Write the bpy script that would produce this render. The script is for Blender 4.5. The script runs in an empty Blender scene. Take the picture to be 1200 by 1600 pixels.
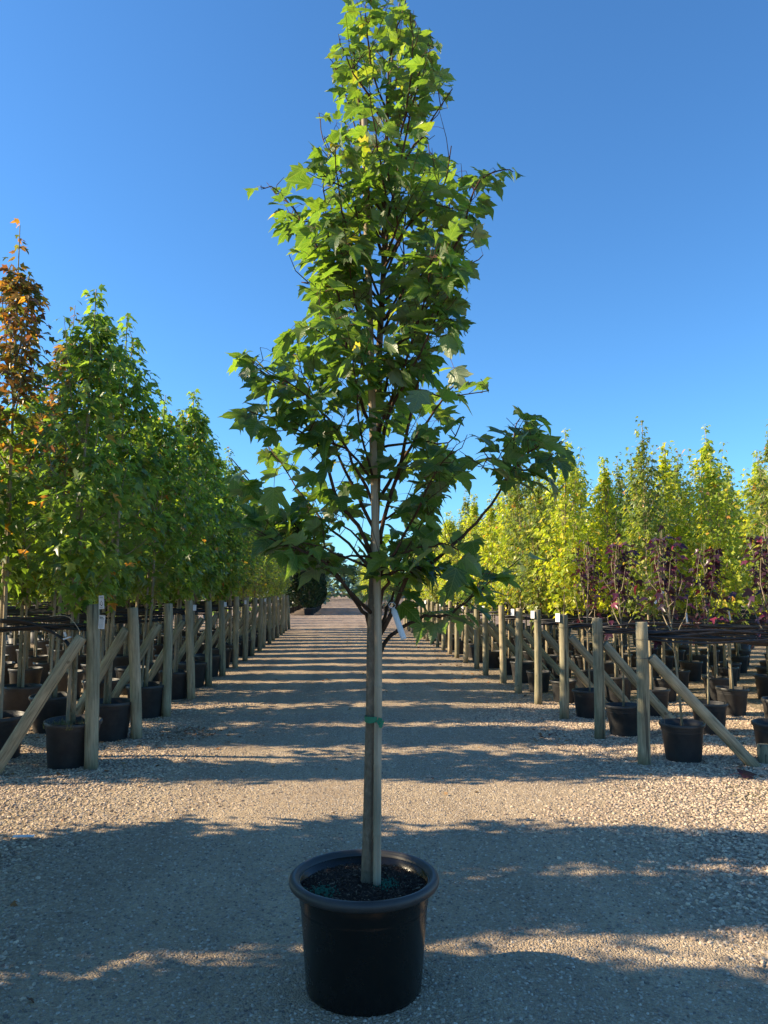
import bpy, math, random
import numpy as np
from mathutils import Vector, Matrix, Euler, Quaternion

C = bpy.context.scene.collection
scene = bpy.context.scene
R = math.radians
rnd = random.Random(11)

# ------------------------------------------------------------------ camera, sky, sun, exposure
CAM_H, FPX, PITCH, YAW = 1.6, 1180.0, R(6.05), R(3.25)
cam_data = bpy.data.cameras.new('camera')
cam = bpy.data.objects.new('camera', cam_data); C.objects.link(cam); scene.camera = cam
cam_data.sensor_fit = 'VERTICAL'; cam_data.sensor_height = 24.0
cam_data.lens = 24.0 * FPX / 1600.0
cam_data.clip_start = 0.05; cam_data.clip_end = 3000
cam.location = (0, 0, CAM_H)
FWD = Vector((math.sin(YAW) * math.cos(PITCH), math.cos(YAW) * math.cos(PITCH), math.sin(PITCH)))
RIGHT = Vector((math.cos(YAW), -math.sin(YAW), 0))
UP = RIGHT.cross(FWD)
cam.matrix_world = Matrix(((RIGHT.x, UP.x, -FWD.x, 0), (RIGHT.y, UP.y, -FWD.y, 0), (RIGHT.z, UP.z, -FWD.z, CAM_H), (0, 0, 0, 1)))

SUN_EL, SUN_A = R(30.0), R(4.0)
sun_dir = Vector((-math.cos(SUN_A) * math.cos(SUN_EL), math.sin(SUN_A) * math.cos(SUN_EL), math.sin(SUN_EL)))
world = bpy.data.worlds.new('World'); scene.world = world; world.use_nodes = True
wt = world.node_tree; wt.nodes.clear()
sky = wt.nodes.new('ShaderNodeTexSky'); sky.sky_type = 'NISHITA'; sky.sun_disc = False
sky.sun_elevation = SUN_EL; sky.sun_rotation = math.atan2(sun_dir.x, sun_dir.y)
sky.altitude = 0; sky.air_density = 1.0; sky.dust_density = 0.3; sky.ozone_density = 3.0
bg = wt.nodes.new('ShaderNodeBackground'); bg.inputs['Strength'].default_value = 0.106
wo = wt.nodes.new('ShaderNodeOutputWorld')
tint = wt.nodes.new('ShaderNodeMix'); tint.data_type = 'RGBA'; tint.blend_type = 'MULTIPLY'; tint.inputs[0].default_value = 1
tint.inputs[7].default_value = (0.43, 0.76, 1.0, 1)
wt.links.new(sky.outputs[0], tint.inputs[6]); wt.links.new(tint.outputs[2], bg.inputs[0]); wt.links.new(bg.outputs[0], wo.inputs[0])
sd = bpy.data.lights.new('sun', 'SUN'); sd.energy = 5.0; sd.angle = R(0.5); sd.color = (1.0, 0.82, 0.56)
sun = bpy.data.objects.new('sun', sd); C.objects.link(sun)
sun.rotation_euler = (-sun_dir).to_track_quat('-Z', 'Y').to_euler(); sun.location = (-20, 0, 20)
scene.view_settings.view_transform = 'Standard'; scene.view_settings.look = 'None'
scene.view_settings.gamma = 1.0; scene.view_settings.use_curve_mapping = False
scene.view_settings.exposure = 1.2

# ------------------------------------------------------------------ helpers
def at(px, py, Y):
    """world point seen at photo pixel (px,py) on the upright plane y = Y"""
    d = FWD * FPX + RIGHT * (px - 600) + UP * (800 - py)
    return Vector((0, 0, CAM_H)) + d * (Y / d.y)

def project(p):
    v = Vector(p) - Vector((0, 0, CAM_H))
    z = v.dot(FWD)
    return (600 + FPX * v.dot(RIGHT) / z, 800 - FPX * v.dot(UP) / z, z)

def gz(x, y):
    road = -0.020 + 0.020 * max(0.0, 1 - ((x - 0.3) / 3.0) ** 2)
    return road - 0.008 + 0.006 * math.sin(x * 1.1 + 0.7) * math.sin(y * 0.63) + 0.005 * math.sin(x * 2.3 - y * 1.7)

class MB:
    def __init__(s): s.v = []; s.f = []; s.m = []; s.uv = None
    def add(s, vs, fs, mi=0):
        o = len(s.v); s.v += [tuple(v) for v in vs]
        s.f += [tuple(i + o for i in f) for f in fs]; s.m += [mi] * len(fs)
    def tube(s, pts, rad, n=8, mi=0, cap=True, wob=0.0):
        pts = [Vector(p) for p in pts]
        o = len(s.v); ref = None
        for i, p in enumerate(pts):
            t = (pts[min(i + 1, len(pts) - 1)] - pts[max(i - 1, 0)]).normalized()
            if ref is None:
                ref = t.orthogonal().normalized()
            ref = (ref - t * ref.dot(t)).normalized(); b = t.cross(ref)
            for k in range(n):
                a = 2 * math.pi * k / n
                r = rad[i] * (1 + wob * rnd.uniform(-1, 1))
                s.v.append(tuple(p + ref * (math.cos(a) * r) + b * (math.sin(a) * r)))
        for i in range(len(pts) - 1):
            for k in range(n):
                a = o + i * n + k; b2 = o + i * n + (k + 1) % n
                s.f.append((a, b2, b2 + n, a + n)); s.m.append(mi)
        if cap:
            s.f.append(tuple(o + k for k in reversed(range(n)))); s.m.append(mi)
            s.f.append(tuple(o + (len(pts) - 1) * n + k for k in range(n))); s.m.append(mi)
    def lathe(s, prof, n=32, mi=0, c=(0, 0, 0), ov=0.0):
        o = len(s.v)
        for r, z in prof:
            for k in range(n):
                a = 2 * math.pi * k / n
                rr = r * (1 + ov * math.cos(2 * a))
                s.v.append((c[0] + rr * math.cos(a), c[1] + rr * math.sin(a), c[2] + z))
        for i in range(len(prof) - 1):
            for k in range(n):
                a = o + i * n + k; b = o + i * n + (k + 1) % n
                s.f.append((a, b, b + n, a + n)); s.m.append(mi)
    def box(s, c, d, rot=None, mi=0):
        vs = [Vector((x * d[0] / 2, y * d[1] / 2, z * d[2] / 2)) for x in (-1, 1) for y in (-1, 1) for z in (-1, 1)]
        if rot is not None: vs = [rot @ v for v in vs]
        s.add([v + Vector(c) for v in vs], [(0, 1, 3, 2), (4, 6, 7, 5), (0, 4, 5, 1), (2, 3, 7, 6), (0, 2, 6, 4), (1, 5, 7, 3)], mi)
    def mesh(s, name, mats, smooth=True):
        me = bpy.data.meshes.new(name); me.from_pydata(s.v, [], s.f)
        for m in (mats if isinstance(mats, (list, tuple)) else [mats]): me.materials.append(m)
        if any(s.m): me.polygons.foreach_set('material_index', s.m)
        if smooth: me.polygons.foreach_set('use_smooth', [True] * len(s.f))
        if s.uv is not None:
            uvl = me.uv_layers.new(name='UVMap')
            li = np.zeros(len(me.loops), dtype=np.int32); me.loops.foreach_get('vertex_index', li)
            uvl.data.foreach_set('uv', np.array(s.uv, dtype=np.float32)[li].ravel())
        me.update(); return me

def link(name, me, parent=None, loc=(0, 0, 0), rot=(0, 0, 0), scale=(1, 1, 1)):
    o = bpy.data.objects.new(name, me); C.objects.link(o)
    o.location = loc; o.rotation_euler = rot; o.scale = scale
    if parent is not None: o.parent = parent
    return o

def tag(o, label=None, cat=None, group=None, kind=None):
    if label: o['label'] = label
    if cat: o['category'] = cat
    if group: o['group'] = group
    if kind: o['kind'] = kind
    return o

def copy_tree(o, parent=None, keep=('trunk', 'crown', 'stake', 'pot_rim', 'potting_mix', 'tie', 'strap')):
    c = o.copy(); C.objects.link(c)
    if parent is not None: c.parent = parent
    for ch in list(o.children): copy_tree(ch, c)
    return c

# ------------------------------------------------------------------ materials
def new_mat(name):
    m = bpy.data.materials.new(name); m.use_nodes = True
    nt = m.node_tree; nt.nodes.clear()
    out = nt.nodes.new('ShaderNodeOutputMaterial')
    return m, nt, out
def N(nt, t, **kw):
    n = nt.nodes.new(t)
    for k, v in kw.items(): setattr(n, k, v)
    return n
def L(nt, a, b): nt.links.new(a, b)
def math_n(nt, op, a, b=None, clamp=False):
    n = N(nt, 'ShaderNodeMath', operation=op, use_clamp=clamp)
    for i, x in enumerate((a, b)):
        if x is None: continue
        if isinstance(x, (int, float)): n.inputs[i].default_value = x
        else: L(nt, x, n.inputs[i])
    return n.outputs[0]
def ramp(nt, fac, stops, interp='LINEAR'):
    n = N(nt, 'ShaderNodeValToRGB'); n.color_ramp.interpolation = interp
    el = n.color_ramp.elements
    while len(el) > 1: el.remove(el[-1])
    el[0].position = stops[0][0]; el[0].color = (*stops[0][1], 1)
    for p, c in stops[1:]:
        e = el.new(p); e.color = (*c, 1)
    L(nt, fac, n.inputs[0]); return n.outputs[0]
def mix(nt, fac, a, b, blend='MIX'):
    n = N(nt, 'ShaderNodeMix', data_type='RGBA', blend_type=blend)
    for s, x in ((n.inputs[0], fac), (n.inputs[6], a), (n.inputs[7], b)):
        if isinstance(x, (int, float)): s.default_value = x
        elif isinstance(x, tuple): s.default_value = (*x, 1)
        else: L(nt, x, s)
    return n.outputs[2]
def noise(nt, vec, scale, detail=4, rough=0.55, dist=0.0):
    n = N(nt, 'ShaderNodeTexNoise'); n.inputs['Scale'].default_value = scale
    n.inputs['Detail'].default_value = detail; n.inputs['Roughness'].default_value = rough
    n.inputs['Distortion'].default_value = dist
    if vec is not None: L(nt, vec, n.inputs['Vector'])
    return n.outputs['Fac']
def mapping(nt, vec, scale=(1, 1, 1), loc=None):
    n = N(nt, 'ShaderNodeMapping'); n.inputs['Scale'].default_value = scale
    L(nt, vec, n.inputs['Vector'])
    if loc is not None: L(nt, loc, n.inputs['Location'])
    return n.outputs[0]
def bump(nt, h, strength=0.5, dist=0.01):
    n = N(nt, 'ShaderNodeBump'); n.inputs['Strength'].default_value = strength
    n.inputs['Distance'].default_value = dist; L(nt, h, n.inputs['Height']); return n.outputs[0]
def bsdf(nt, out, col, rough=0.8, spec=0.3, nrm=None):
    b = N(nt, 'ShaderNodeBsdfPrincipled')
    if isinstance(col, tuple): b.inputs['Base Color'].default_value = (*col, 1)
    else: L(nt, col, b.inputs['Base Color'])
    if isinstance(rough, (int, float)): b.inputs['Roughness'].default_value = rough
    else: L(nt, rough, b.inputs['Roughness'])
    b.inputs['Specular IOR Level'].default_value = spec
    if nrm is not None: L(nt, nrm, b.inputs['Normal'])
    if out is not None: L(nt, b.outputs[0], out.inputs[0])
    return b
def obj_random(nt):
    return N(nt, 'ShaderNodeObjectInfo').outputs['Random']

def leaf_mat(name, stops, under=(0.29, 0.34, 0.23), trans=0.45, tint=(1.3, 1.25, 0.35), veins=False, rough=0.36, under_mix=0.75):
    m, nt, out = new_mat(name)
    g = N(nt, 'ShaderNodeNewGeometry')
    r = math_n(nt, 'FRACT', math_n(nt, 'ADD', g.outputs['Random Per Island'], obj_random(nt)))
    col = ramp(nt, r, stops)
    tc = N(nt, 'ShaderNodeTexCoord')
    mott = noise(nt, tc.outputs['Object'], 30, 3)
    col = mix(nt, 1.0, col, ramp(nt, mott, [(0.3, (0.75, 0.75, 0.75)), (0.7, (1.2, 1.2, 1.2))]), 'MULTIPLY')
    nrm = None
    if veins:
        uv = N(nt, 'ShaderNodeUVMap'); sp = N(nt, 'ShaderNodeSeparateXYZ'); L(nt, uv.outputs[0], sp.inputs[0])
        ax = math_n(nt, 'ABSOLUTE', sp.outputs[0])
        yy = math_n(nt, 'SUBTRACT', sp.outputs[1], 0.02)
        def line(ang):   # distance to a vein that leaves the leaf base at this angle from the midrib
            return math_n(nt, 'ABSOLUTE', math_n(nt, 'SUBTRACT', math_n(nt, 'MULTIPLY', ax, math.cos(ang)), math_n(nt, 'MULTIPLY', yy, math.sin(ang))))
        fine = N(nt, 'ShaderNodeMath', operation='PINGPONG'); L(nt, math_n(nt, 'SUBTRACT', sp.outputs[1], math_n(nt, 'MULTIPLY', ax, 0.9)), fine.inputs[0]); fine.inputs[1].default_value = 0.055
        d = math_n(nt, 'MINIMUM', math_n(nt, 'MINIMUM', ax, line(R(44))), math_n(nt, 'MINIMUM', line(R(76)), math_n(nt, 'ADD', fine.outputs[0], 0.006)))
        v = math_n(nt, 'SUBTRACT', 1.0, math_n(nt, 'DIVIDE', d, 0.02), True)
        col = mix(nt, math_n(nt, 'MULTIPLY', v, 0.35), col, (0.30, 0.36, 0.14))
        nrm = bump(nt, v, 0.35, 0.01)
    col2 = mix(nt, math_n(nt, 'MULTIPLY', g.outputs['Backfacing'], under_mix), col, under)
    b = bsdf(nt, None, col2, rough, 0.5, nrm)
    t = N(nt, 'ShaderNodeBsdfTranslucent'); tcol = mix(nt, 1.0, col, tint, 'MULTIPLY')
    gain = N(nt, 'ShaderNodeMix', data_type='RGBA', blend_type='MULTIPLY'); gain.inputs[0].default_value = 1
    L(nt, tcol, gain.inputs[6]); gain.inputs[7].default_value = (2.4, 2.4, 2.4, 1)
    L(nt, gain.outputs[2], t.inputs[0])
    mx = N(nt, 'ShaderNodeMixShader'); mx.inputs[0].default_value = trans
    L(nt, b.outputs[0], mx.inputs[1]); L(nt, t.outputs[0], mx.inputs[2]); L(nt, mx.outputs[0], out.inputs[0])
    return m

M = {}
M['leaf_main'] = leaf_mat('maple leaf', [(0, (0.040, 0.085, 0.020)), (0.5, (0.056, 0.119, 0.025)), (0.85, (0.085, 0.158, 0.028)), (0.97, (0.136, 0.192, 0.028)), (1, (0.294, 0.249, 0.034))], veins=True)
M['leaf_fresh'] = leaf_mat('young maple leaf', [(0, (0.056, 0.113, 0.020)), (0.6, (0.096, 0.164, 0.025)), (0.93, (0.158, 0.203, 0.034)), (1, (0.339, 0.249, 0.034))], veins=True)
M['leaf_green'] = leaf_mat('dark green leaf', [(0, (0.061, 0.115, 0.029)), (0.5, (0.095, 0.163, 0.038)), (0.9, (0.142, 0.217, 0.047)), (0.975, (0.231, 0.271, 0.054)), (1, (0.407, 0.122, 0.054))], under=(0.31, 0.35, 0.22), trans=0.5)
M['leaf_orange'] = leaf_mat('turning leaf', [(0, (0.068, 0.108, 0.033)), (0.42, (0.122, 0.149, 0.038)), (0.55, (0.149, 0.095, 0.041)), (0.72, (0.115, 0.047, 0.038)), (0.86, (0.258, 0.163, 0.034)), (0.96, (0.488, 0.271, 0.041)), (1, (0.461, 0.081, 0.047))], under=(0.2, 0.16, 0.1), tint=(1.3, 1.0, 0.4), trans=0.35)
M['leaf_yellow'] = leaf_mat('yellow green leaf', [(0, (0.170, 0.250, 0.037)), (0.4, (0.284, 0.353, 0.045)), (0.85, (0.410, 0.422, 0.045)), (0.97, (0.524, 0.455, 0.059)), (1, (0.455, 0.160, 0.045))], under=(0.3, 0.34, 0.15), trans=0.35)
M['leaf_olive'] = leaf_mat('olive green leaf', [(0, (0.079, 0.125, 0.042)), (0.4, (0.137, 0.188, 0.052)), (0.85, (0.228, 0.268, 0.059)), (0.96, (0.376, 0.353, 0.075)), (1, (0.342, 0.114, 0.075))], under=(0.26, 0.30, 0.16), trans=0.35)
M['leaf_purple'] = leaf_mat('purple leaf', [(0, (0.032, 0.013, 0.023)), (0.7, (0.047, 0.017, 0.031)), (0.93, (0.079, 0.018, 0.039)), (1, (0.182, 0.023, 0.052))], under=(0.085, 0.055, 0.065), tint=(1.2, 0.35, 0.5), trans=0.15)
M['leaf_conifer'] = leaf_mat('conifer foliage', [(0, (0.013, 0.034, 0.018)), (1, (0.035, 0.068, 0.030))], under=(0.03, 0.06, 0.02), trans=0.1)
M['leaf_far'] = leaf_mat('far tree foliage', [(0, (0.046, 0.080, 0.052)), (1, (0.091, 0.137, 0.075))], under=(0.09, 0.12, 0.07), trans=0.2)
m, nt, out = new_mat('petiole'); bsdf(nt, out, (0.16, 0.05, 0.04), 0.6); M['petiole'] = m

def wood_mat(name, c1, c2, c3, stretch, crack=0.5):
    m, nt, out = new_mat(name)
    tc = N(nt, 'ShaderNodeTexCoord'); rr = obj_random(nt)
    comb = N(nt, 'ShaderNodeCombineXYZ'); L(nt, math_n(nt, 'MULTIPLY', rr, 37.0), comb.inputs[0]); L(nt, math_n(nt, 'MULTIPLY', rr, 11.0), comb.inputs[2])
    v = mapping(nt, tc.outputs['Object'], (1, 1, stretch), comb.outputs[0])
    v2 = mapping(nt, tc.outputs['Object'], (1, 1, 0.35), comb.outputs[0])
    grain = noise(nt, v, 60, 6, 0.65, 0.6); blot = noise(nt, v2, 7, 4, 0.6)
    col = ramp(nt, grain, [(0.28, c1), (0.5, c2), (0.72, c3)])
    col = mix(nt, 1.0, col, ramp(nt, blot, [(0.3, (0.62, 0.66, 0.6)), (0.65, (1.15, 1.1, 1.0))]), 'MULTIPLY')
    col = mix(nt, 1.0, col, ramp(nt, rr, [(0, (0.78, 0.82, 0.76)), (1, (1.12, 1.06, 0.96))]), 'MULTIPLY')
    crk = ramp(nt, noise(nt, mapping(nt, tc.outputs['Object'], (1, 1, stretch * 0.4), comb.outputs[0]), 34, 3, 0.5, 0.3), [(0.33, (1, 1, 1)), (0.37, (0, 0, 0))])
    col = mix(nt, math_n(nt, 'MULTIPLY', crk, crack), col, (0.035, 0.03, 0.025))
    vor = N(nt, 'ShaderNodeTexVoronoi'); vor.inputs['Scale'].default_value = 5.0; L(nt, mapping(nt, tc.outputs['Object'], (1, 1, 0.8), comb.outputs[0]), vor.inputs['Vector'])
    knot = ramp(nt, vor.outputs['Distance'], [(0.06, (1, 1, 1)), (0.10, (0, 0, 0))])
    col = mix(nt, math_n(nt, 'MULTIPLY', knot, 0.6), col, (0.07, 0.05, 0.03))
    h = math_n(nt, 'SUBTRACT', grain, math_n(nt, 'MULTIPLY', crk, 0.8))
    bsdf(nt, out, col, 0.85, 0.2, bump(nt, h, 0.6, 0.004))
    return m
M['post'] = wood_mat('weathered post timber', (0.19, 0.165, 0.125), (0.35, 0.305, 0.235), (0.50, 0.44, 0.345), 0.06, 0.7)
M['bamboo'] = wood_mat('grey stake timber', (0.25, 0.21, 0.175), (0.38, 0.32, 0.27), (0.50, 0.425, 0.36), 0.03, 0.25)
M['bark'] = wood_mat('smooth grey brown bark', (0.12, 0.095, 0.08), (0.18, 0.145, 0.12), (0.26, 0.215, 0.18), 0.5, 0.3)
M['twig'] = wood_mat('reddish twig bark', (0.05, 0.028, 0.022), (0.085, 0.05, 0.038), (0.13, 0.08, 0.06), 0.3, 0.1)
M['bark_pale'] = wood_mat('pale young bark', (0.20, 0.165, 0.13), (0.33, 0.28, 0.22), (0.45, 0.39, 0.31), 0.4, 0.2)

def plastic(name, col, rough, dust=0.3, dustc=(0.16, 0.15, 0.14), spec=0.5):
    m, nt, out = new_mat(name)
    tc = N(nt, 'ShaderNodeTexCoord'); rr = obj_random(nt)
    comb = N(nt, 'ShaderNodeCombineXYZ'); L(nt, math_n(nt, 'MULTIPLY', rr, 23.0), comb.inputs[0])
    v = mapping(nt, tc.outputs['Object'], (1, 1, 1), comb.outputs[0])
    n1 = noise(nt, v, 9, 6, 0.7); n2 = noise(nt, v, 160, 2, 0.5)
    f = math_n(nt, 'MULTIPLY', ramp(nt, n1, [(0.4, (0, 0, 0)), (0.75, (1, 1, 1))]), dust)
    sp = ramp(nt, n2, [(0.66, (0, 0, 0)), (0.72, (1, 1, 1))])
    f = math_n(nt, 'ADD', f, math_n(nt, 'MULTIPLY', sp, dust * 0.7), True)
    c = mix(nt, f, col, dustc)
    rg = math_n(nt, 'ADD', rough, math_n(nt, 'MULTIPLY', n1, 0.25))
    bsdf(nt, out, c, rg, spec, bump(nt, n2, 0.08, 0.002))
    return m
M['pot'] = plastic('black pot plastic', (0.008, 0.0075, 0.007), 0.13, 0.09, (0.07, 0.055, 0.04), 0.4)
M['pot_rim'] = plastic('scuffed pot rim', (0.026, 0.026, 0.026), 0.36, 0.22, (0.11, 0.10, 0.095))
M['pot_small'] = plastic('dusty nursery pot plastic', (0.026, 0.026, 0.028), 0.42, 0.35, (0.10, 0.095, 0.085), 0.4)
M['pipe'] = plastic('black irrigation pipe', (0.015, 0.015, 0.018), 0.35, 0.15)
M['white'] = plastic('white plastic', (0.72, 0.74, 0.76), 0.5, 0.2, (0.4, 0.38, 0.34))
M['tie'] = plastic('green tie tape', (0.01, 0.19, 0.10), 0.4, 0.15, (0.1, 0.2, 0.12))
M['pinkred'] = plastic('red flag tape', (0.55, 0.04, 0.07), 0.5, 0.1)
m, nt, out = new_mat('jute twine'); bsdf(nt, out, (0.42, 0.36, 0.26), 0.9); M['twine'] = m
m, nt, out = new_mat('steel wire'); bsdf(nt, out, (0.10, 0.095, 0.09), 0.5); M['wire'] = m
m, nt, out = new_mat('black print'); bsdf(nt, out, (0.03, 0.035, 0.05), 0.7); M['ink'] = m
m, nt, out = new_mat('grey print'); bsdf(nt, out, (0.22, 0.25, 0.3), 0.7); M['inkgrey'] = m
m, nt, out = new_mat('green granules'); bsdf(nt, out, (0.02, 0.13, 0.085), 0.7); M['granule'] = m

# potting mix and bark chips
m, nt, out = new_mat('potting mix')
tc = N(nt, 'ShaderNodeTexCoord'); n1 = noise(nt, tc.outputs['Object'], 70, 6, 0.7)
bsdf(nt, out, ramp(nt, n1, [(0.35, (0.012, 0.009, 0.007)), (0.6, (0.035, 0.024, 0.018)), (0.75, (0.09, 0.065, 0.045))]), 0.95, 0.2, bump(nt, n1, 1.0, 0.02)); M['soil'] = m
m, nt, out = new_mat('bark chips')
g = N(nt, 'ShaderNodeNewGeometry')
bsdf(nt, out, ramp(nt, g.outputs['Random Per Island'], [(0, (0.018, 0.012, 0.009)), (0.6, (0.05, 0.033, 0.024)), (0.9, (0.11, 0.075, 0.05)), (1, (0.24, 0.19, 0.13))]), 0.9); M['chips'] = m
m, nt, out = new_mat('fallen leaf')
g = N(nt, 'ShaderNodeNewGeometry')
bsdf(nt, out, ramp(nt, g.outputs['Random Per Island'], [(0, (0.10, 0.05, 0.03)), (0.5, (0.28, 0.13, 0.05)), (0.85, (0.36, 0.22, 0.10)), (1, (0.12, 0.03, 0.03))]), 0.9); M['litter'] = m

# ground
def side_mask(nt, pos, inner=1.3, outer=2.6):
    """0 on the compacted middle of the road, 1 on the loose gravel beside it"""
    sp = N(nt, 'ShaderNodeSeparateXYZ'); L(nt, pos, sp.inputs[0])
    wob = noise(nt, mapping(nt, pos, (1, 0.5, 1)), 1.3, 3)
    ax = math_n(nt, 'ABSOLUTE', math_n(nt, 'SUBTRACT', sp.outputs[0], 0.2))
    ax = math_n(nt, 'ADD', ax, math_n(nt, 'MULTIPLY', math_n(nt, 'SUBTRACT', wob, 0.5), 1.6))
    mr = N(nt, 'ShaderNodeMapRange'); L(nt, ax, mr.inputs[0]); mr.inputs[1].default_value = inner; mr.inputs[2].default_value = outer
    return mr.outputs[0]
m, nt, out = new_mat('gravel ground')
geo = N(nt, 'ShaderNodeNewGeometry'); P = geo.outputs['Position']
mask = side_mask(nt, P)
big = noise(nt, P, 0.9, 5, 0.6); mid = noise(nt, P, 9, 5, 0.65)
v1 = N(nt, 'ShaderNodeTexVoronoi'); v1.inputs['Scale'].default_value = 42; L(nt, P, v1.inputs['Vector'])
v2 = N(nt, 'ShaderNodeTexVoronoi'); v2.inputs['Scale'].default_value = 110; L(nt, P, v2.inputs['Vector'])
stone = N(nt, 'ShaderNodeSeparateColor'); L(nt, v1.outputs['Color'], stone.inputs[0])
stone2 = N(nt, 'ShaderNodeSeparateColor'); L(nt, v2.outputs['Color'], stone2.inputs[0])
cs = ramp(nt, stone.outputs[0], [(0, (0.248, 0.195, 0.141)), (0.4, (0.412, 0.335, 0.235)), (0.8, (0.576, 0.474, 0.327)), (1, (0.755, 0.619, 0.426))])
cf = ramp(nt, stone2.outputs[0], [(0, (0.275, 0.208, 0.146)), (0.5, (0.412, 0.322, 0.218)), (1, (0.591, 0.474, 0.322))])
dirt = ramp(nt, mid, [(0.3, (0.357, 0.272, 0.182)), (0.7, (0.480, 0.373, 0.250))])
cf = mix(nt, 0.45, dirt, cf)
col = mix(nt, mask, cf, cs)
col = mix(nt, 1.0, col, ramp(nt, big, [(0.3, (0.82, 0.80, 0.80)), (0.7, (1.1, 1.1, 1.08))]), 'MULTIPLY')
gap = ramp(nt, v1.outputs['Distance'], [(0.35, (1, 1, 1)), (0.7, (0.45, 0.42, 0.40))])
col = mix(nt, mask, col, mix(nt, 1.0, col, gap, 'MULTIPLY'))
# reddish tint of the far road, moss by the right verge
sp = N(nt, 'ShaderNodeSeparateXYZ'); L(nt, P, sp.inputs[0])
red = N(nt, 'ShaderNodeMapRange'); L(nt, sp.outputs[1], red.inputs[0]); red.inputs[1].default_value = 9; red.inputs[2].default_value = 40
col = mix(nt, math_n(nt, 'MULTIPLY', red.outputs[0], 0.7), col, (0.24, 0.18, 0.15))
def spot(cx, cy, rx, ry):
    a = math_n(nt, 'DIVIDE', math_n(nt, 'SUBTRACT', sp.outputs[0], cx), rx); b = math_n(nt, 'DIVIDE', math_n(nt, 'SUBTRACT', sp.outputs[1], cy), ry)
    d = math_n(nt, 'ADD', math_n(nt, 'MULTIPLY', a, a), math_n(nt, 'MULTIPLY', b, b))
    d = math_n(nt, 'ADD', d, math_n(nt, 'MULTIPLY', math_n(nt, 'SUBTRACT', mid, 0.5), 2.2))
    mr = N(nt, 'ShaderNodeMapRange'); L(nt, d, mr.inputs[0]); mr.inputs[1].default_value = 1.1; mr.inputs[2].default_value = 0.2
    return mr.outputs[0]
col = mix(nt, math_n(nt, 'MULTIPLY', spot(3.6, 6.1, 0.8, 0.35), 0.8), col, (0.085, 0.08, 0.03))
col = mix(nt, math_n(nt, 'MULTIPLY', spot(-1.75, 8.9, 0.5, 0.5), 0.6), col, (0.13, 0.075, 0.035))
wear = noise(nt, mapping(nt, P, (2.4, 0.10, 1)), 1.0, 4, 0.55)
col = mix(nt, 1.0, col, ramp(nt, wear, [(0.32, (0.80, 0.79, 0.79)), (0.5, (1.0, 1.0, 1.0)), (0.66, (1.10, 1.10, 1.09))]), 'MULTIPLY')
hgt = math_n(nt, 'ADD', math_n(nt, 'MULTIPLY', math_n(nt, 'SUBTRACT', 1.0, v1.outputs['Distance']), mask), math_n(nt, 'ADD', math_n(nt, 'MULTIPLY', math_n(nt, 'SUBTRACT', 1.0, v2.outputs['Distance']), 0.45), math_n(nt, 'MULTIPLY', mid, 0.8)))
bsdf(nt, out, col, 0.95, 0.15, bump(nt, hgt, 1.0, 0.02)); M['ground'] = m
m, nt, out = new_mat('pebble')
r = obj_random(nt); geo = N(nt, 'ShaderNodeNewGeometry')
pc = ramp(nt, r, [(0, (0.172, 0.129, 0.102)), (0.2, (0.304, 0.228, 0.168)), (0.6, (0.488, 0.374, 0.270)), (0.88, (0.594, 0.462, 0.326)), (1, (0.713, 0.562, 0.398))])
pn = noise(nt, geo.outputs['Position'], 130, 3)
pc = mix(nt, 1.0, pc, ramp(nt, pn, [(0.3, (0.8, 0.8, 0.8)), (0.7, (1.15, 1.15, 1.15))]), 'MULTIPLY')
bsdf(nt, out, pc, 0.85, 0.25); M['pebble'] = m

m, nt, out = new_mat('fine pebble')
r = obj_random(nt); geo = N(nt, 'ShaderNodeNewGeometry')
pc = ramp(nt, r, [(0, (0.17, 0.135, 0.11)), (0.3, (0.31, 0.25, 0.19)), (0.8, (0.44, 0.36, 0.27)), (1, (0.56, 0.48, 0.38))])
pn = noise(nt, geo.outputs['Position'], 130, 3)
pc = mix(nt, 1.0, pc, ramp(nt, pn, [(0.3, (0.8, 0.8, 0.8)), (0.7, (1.15, 1.15, 1.15))]), 'MULTIPLY')
bsdf(nt, out, pc, 0.85, 0.25); M['pebble_fine'] = m

# ------------------------------------------------------------------ ground and gravel
def axis(lo, hi, fine_lo, fine_hi, step, grow=1.35):
    a = list(np.arange(fine_lo, fine_hi + 1e-6, step)); s = step; x = a[-1]
    while x < hi: s *= grow; x += s; a.append(x)
    s = step; x = a[0]
    while x > lo: s *= grow; x -= s; a.insert(0, x)
    return a
xs = axis(-900, 900, -8, 9, 0.25); ys = axis(-60, 1500, 0, 40, 0.25)
b = MB(); nx = len(xs)
def damp(x, y): return 1.0 if (abs(x) < 30 and -5 < y < 70) else 0.0
for y in ys:
    for x in xs: b.v.append((x, y, gz(x, y) * damp(x, y)))
for j in range(len(ys) - 1):
    for i in range(nx - 1):
        a = j * nx + i; b.f.append((a, a + 1, a + nx + 1, a + nx)); b.m.append(0)
tag(link('ground', b.mesh('ground', M['ground'])), 'broad grey brown gravel ground with a packed road down the middle', 'ground', kind='structure')

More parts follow.
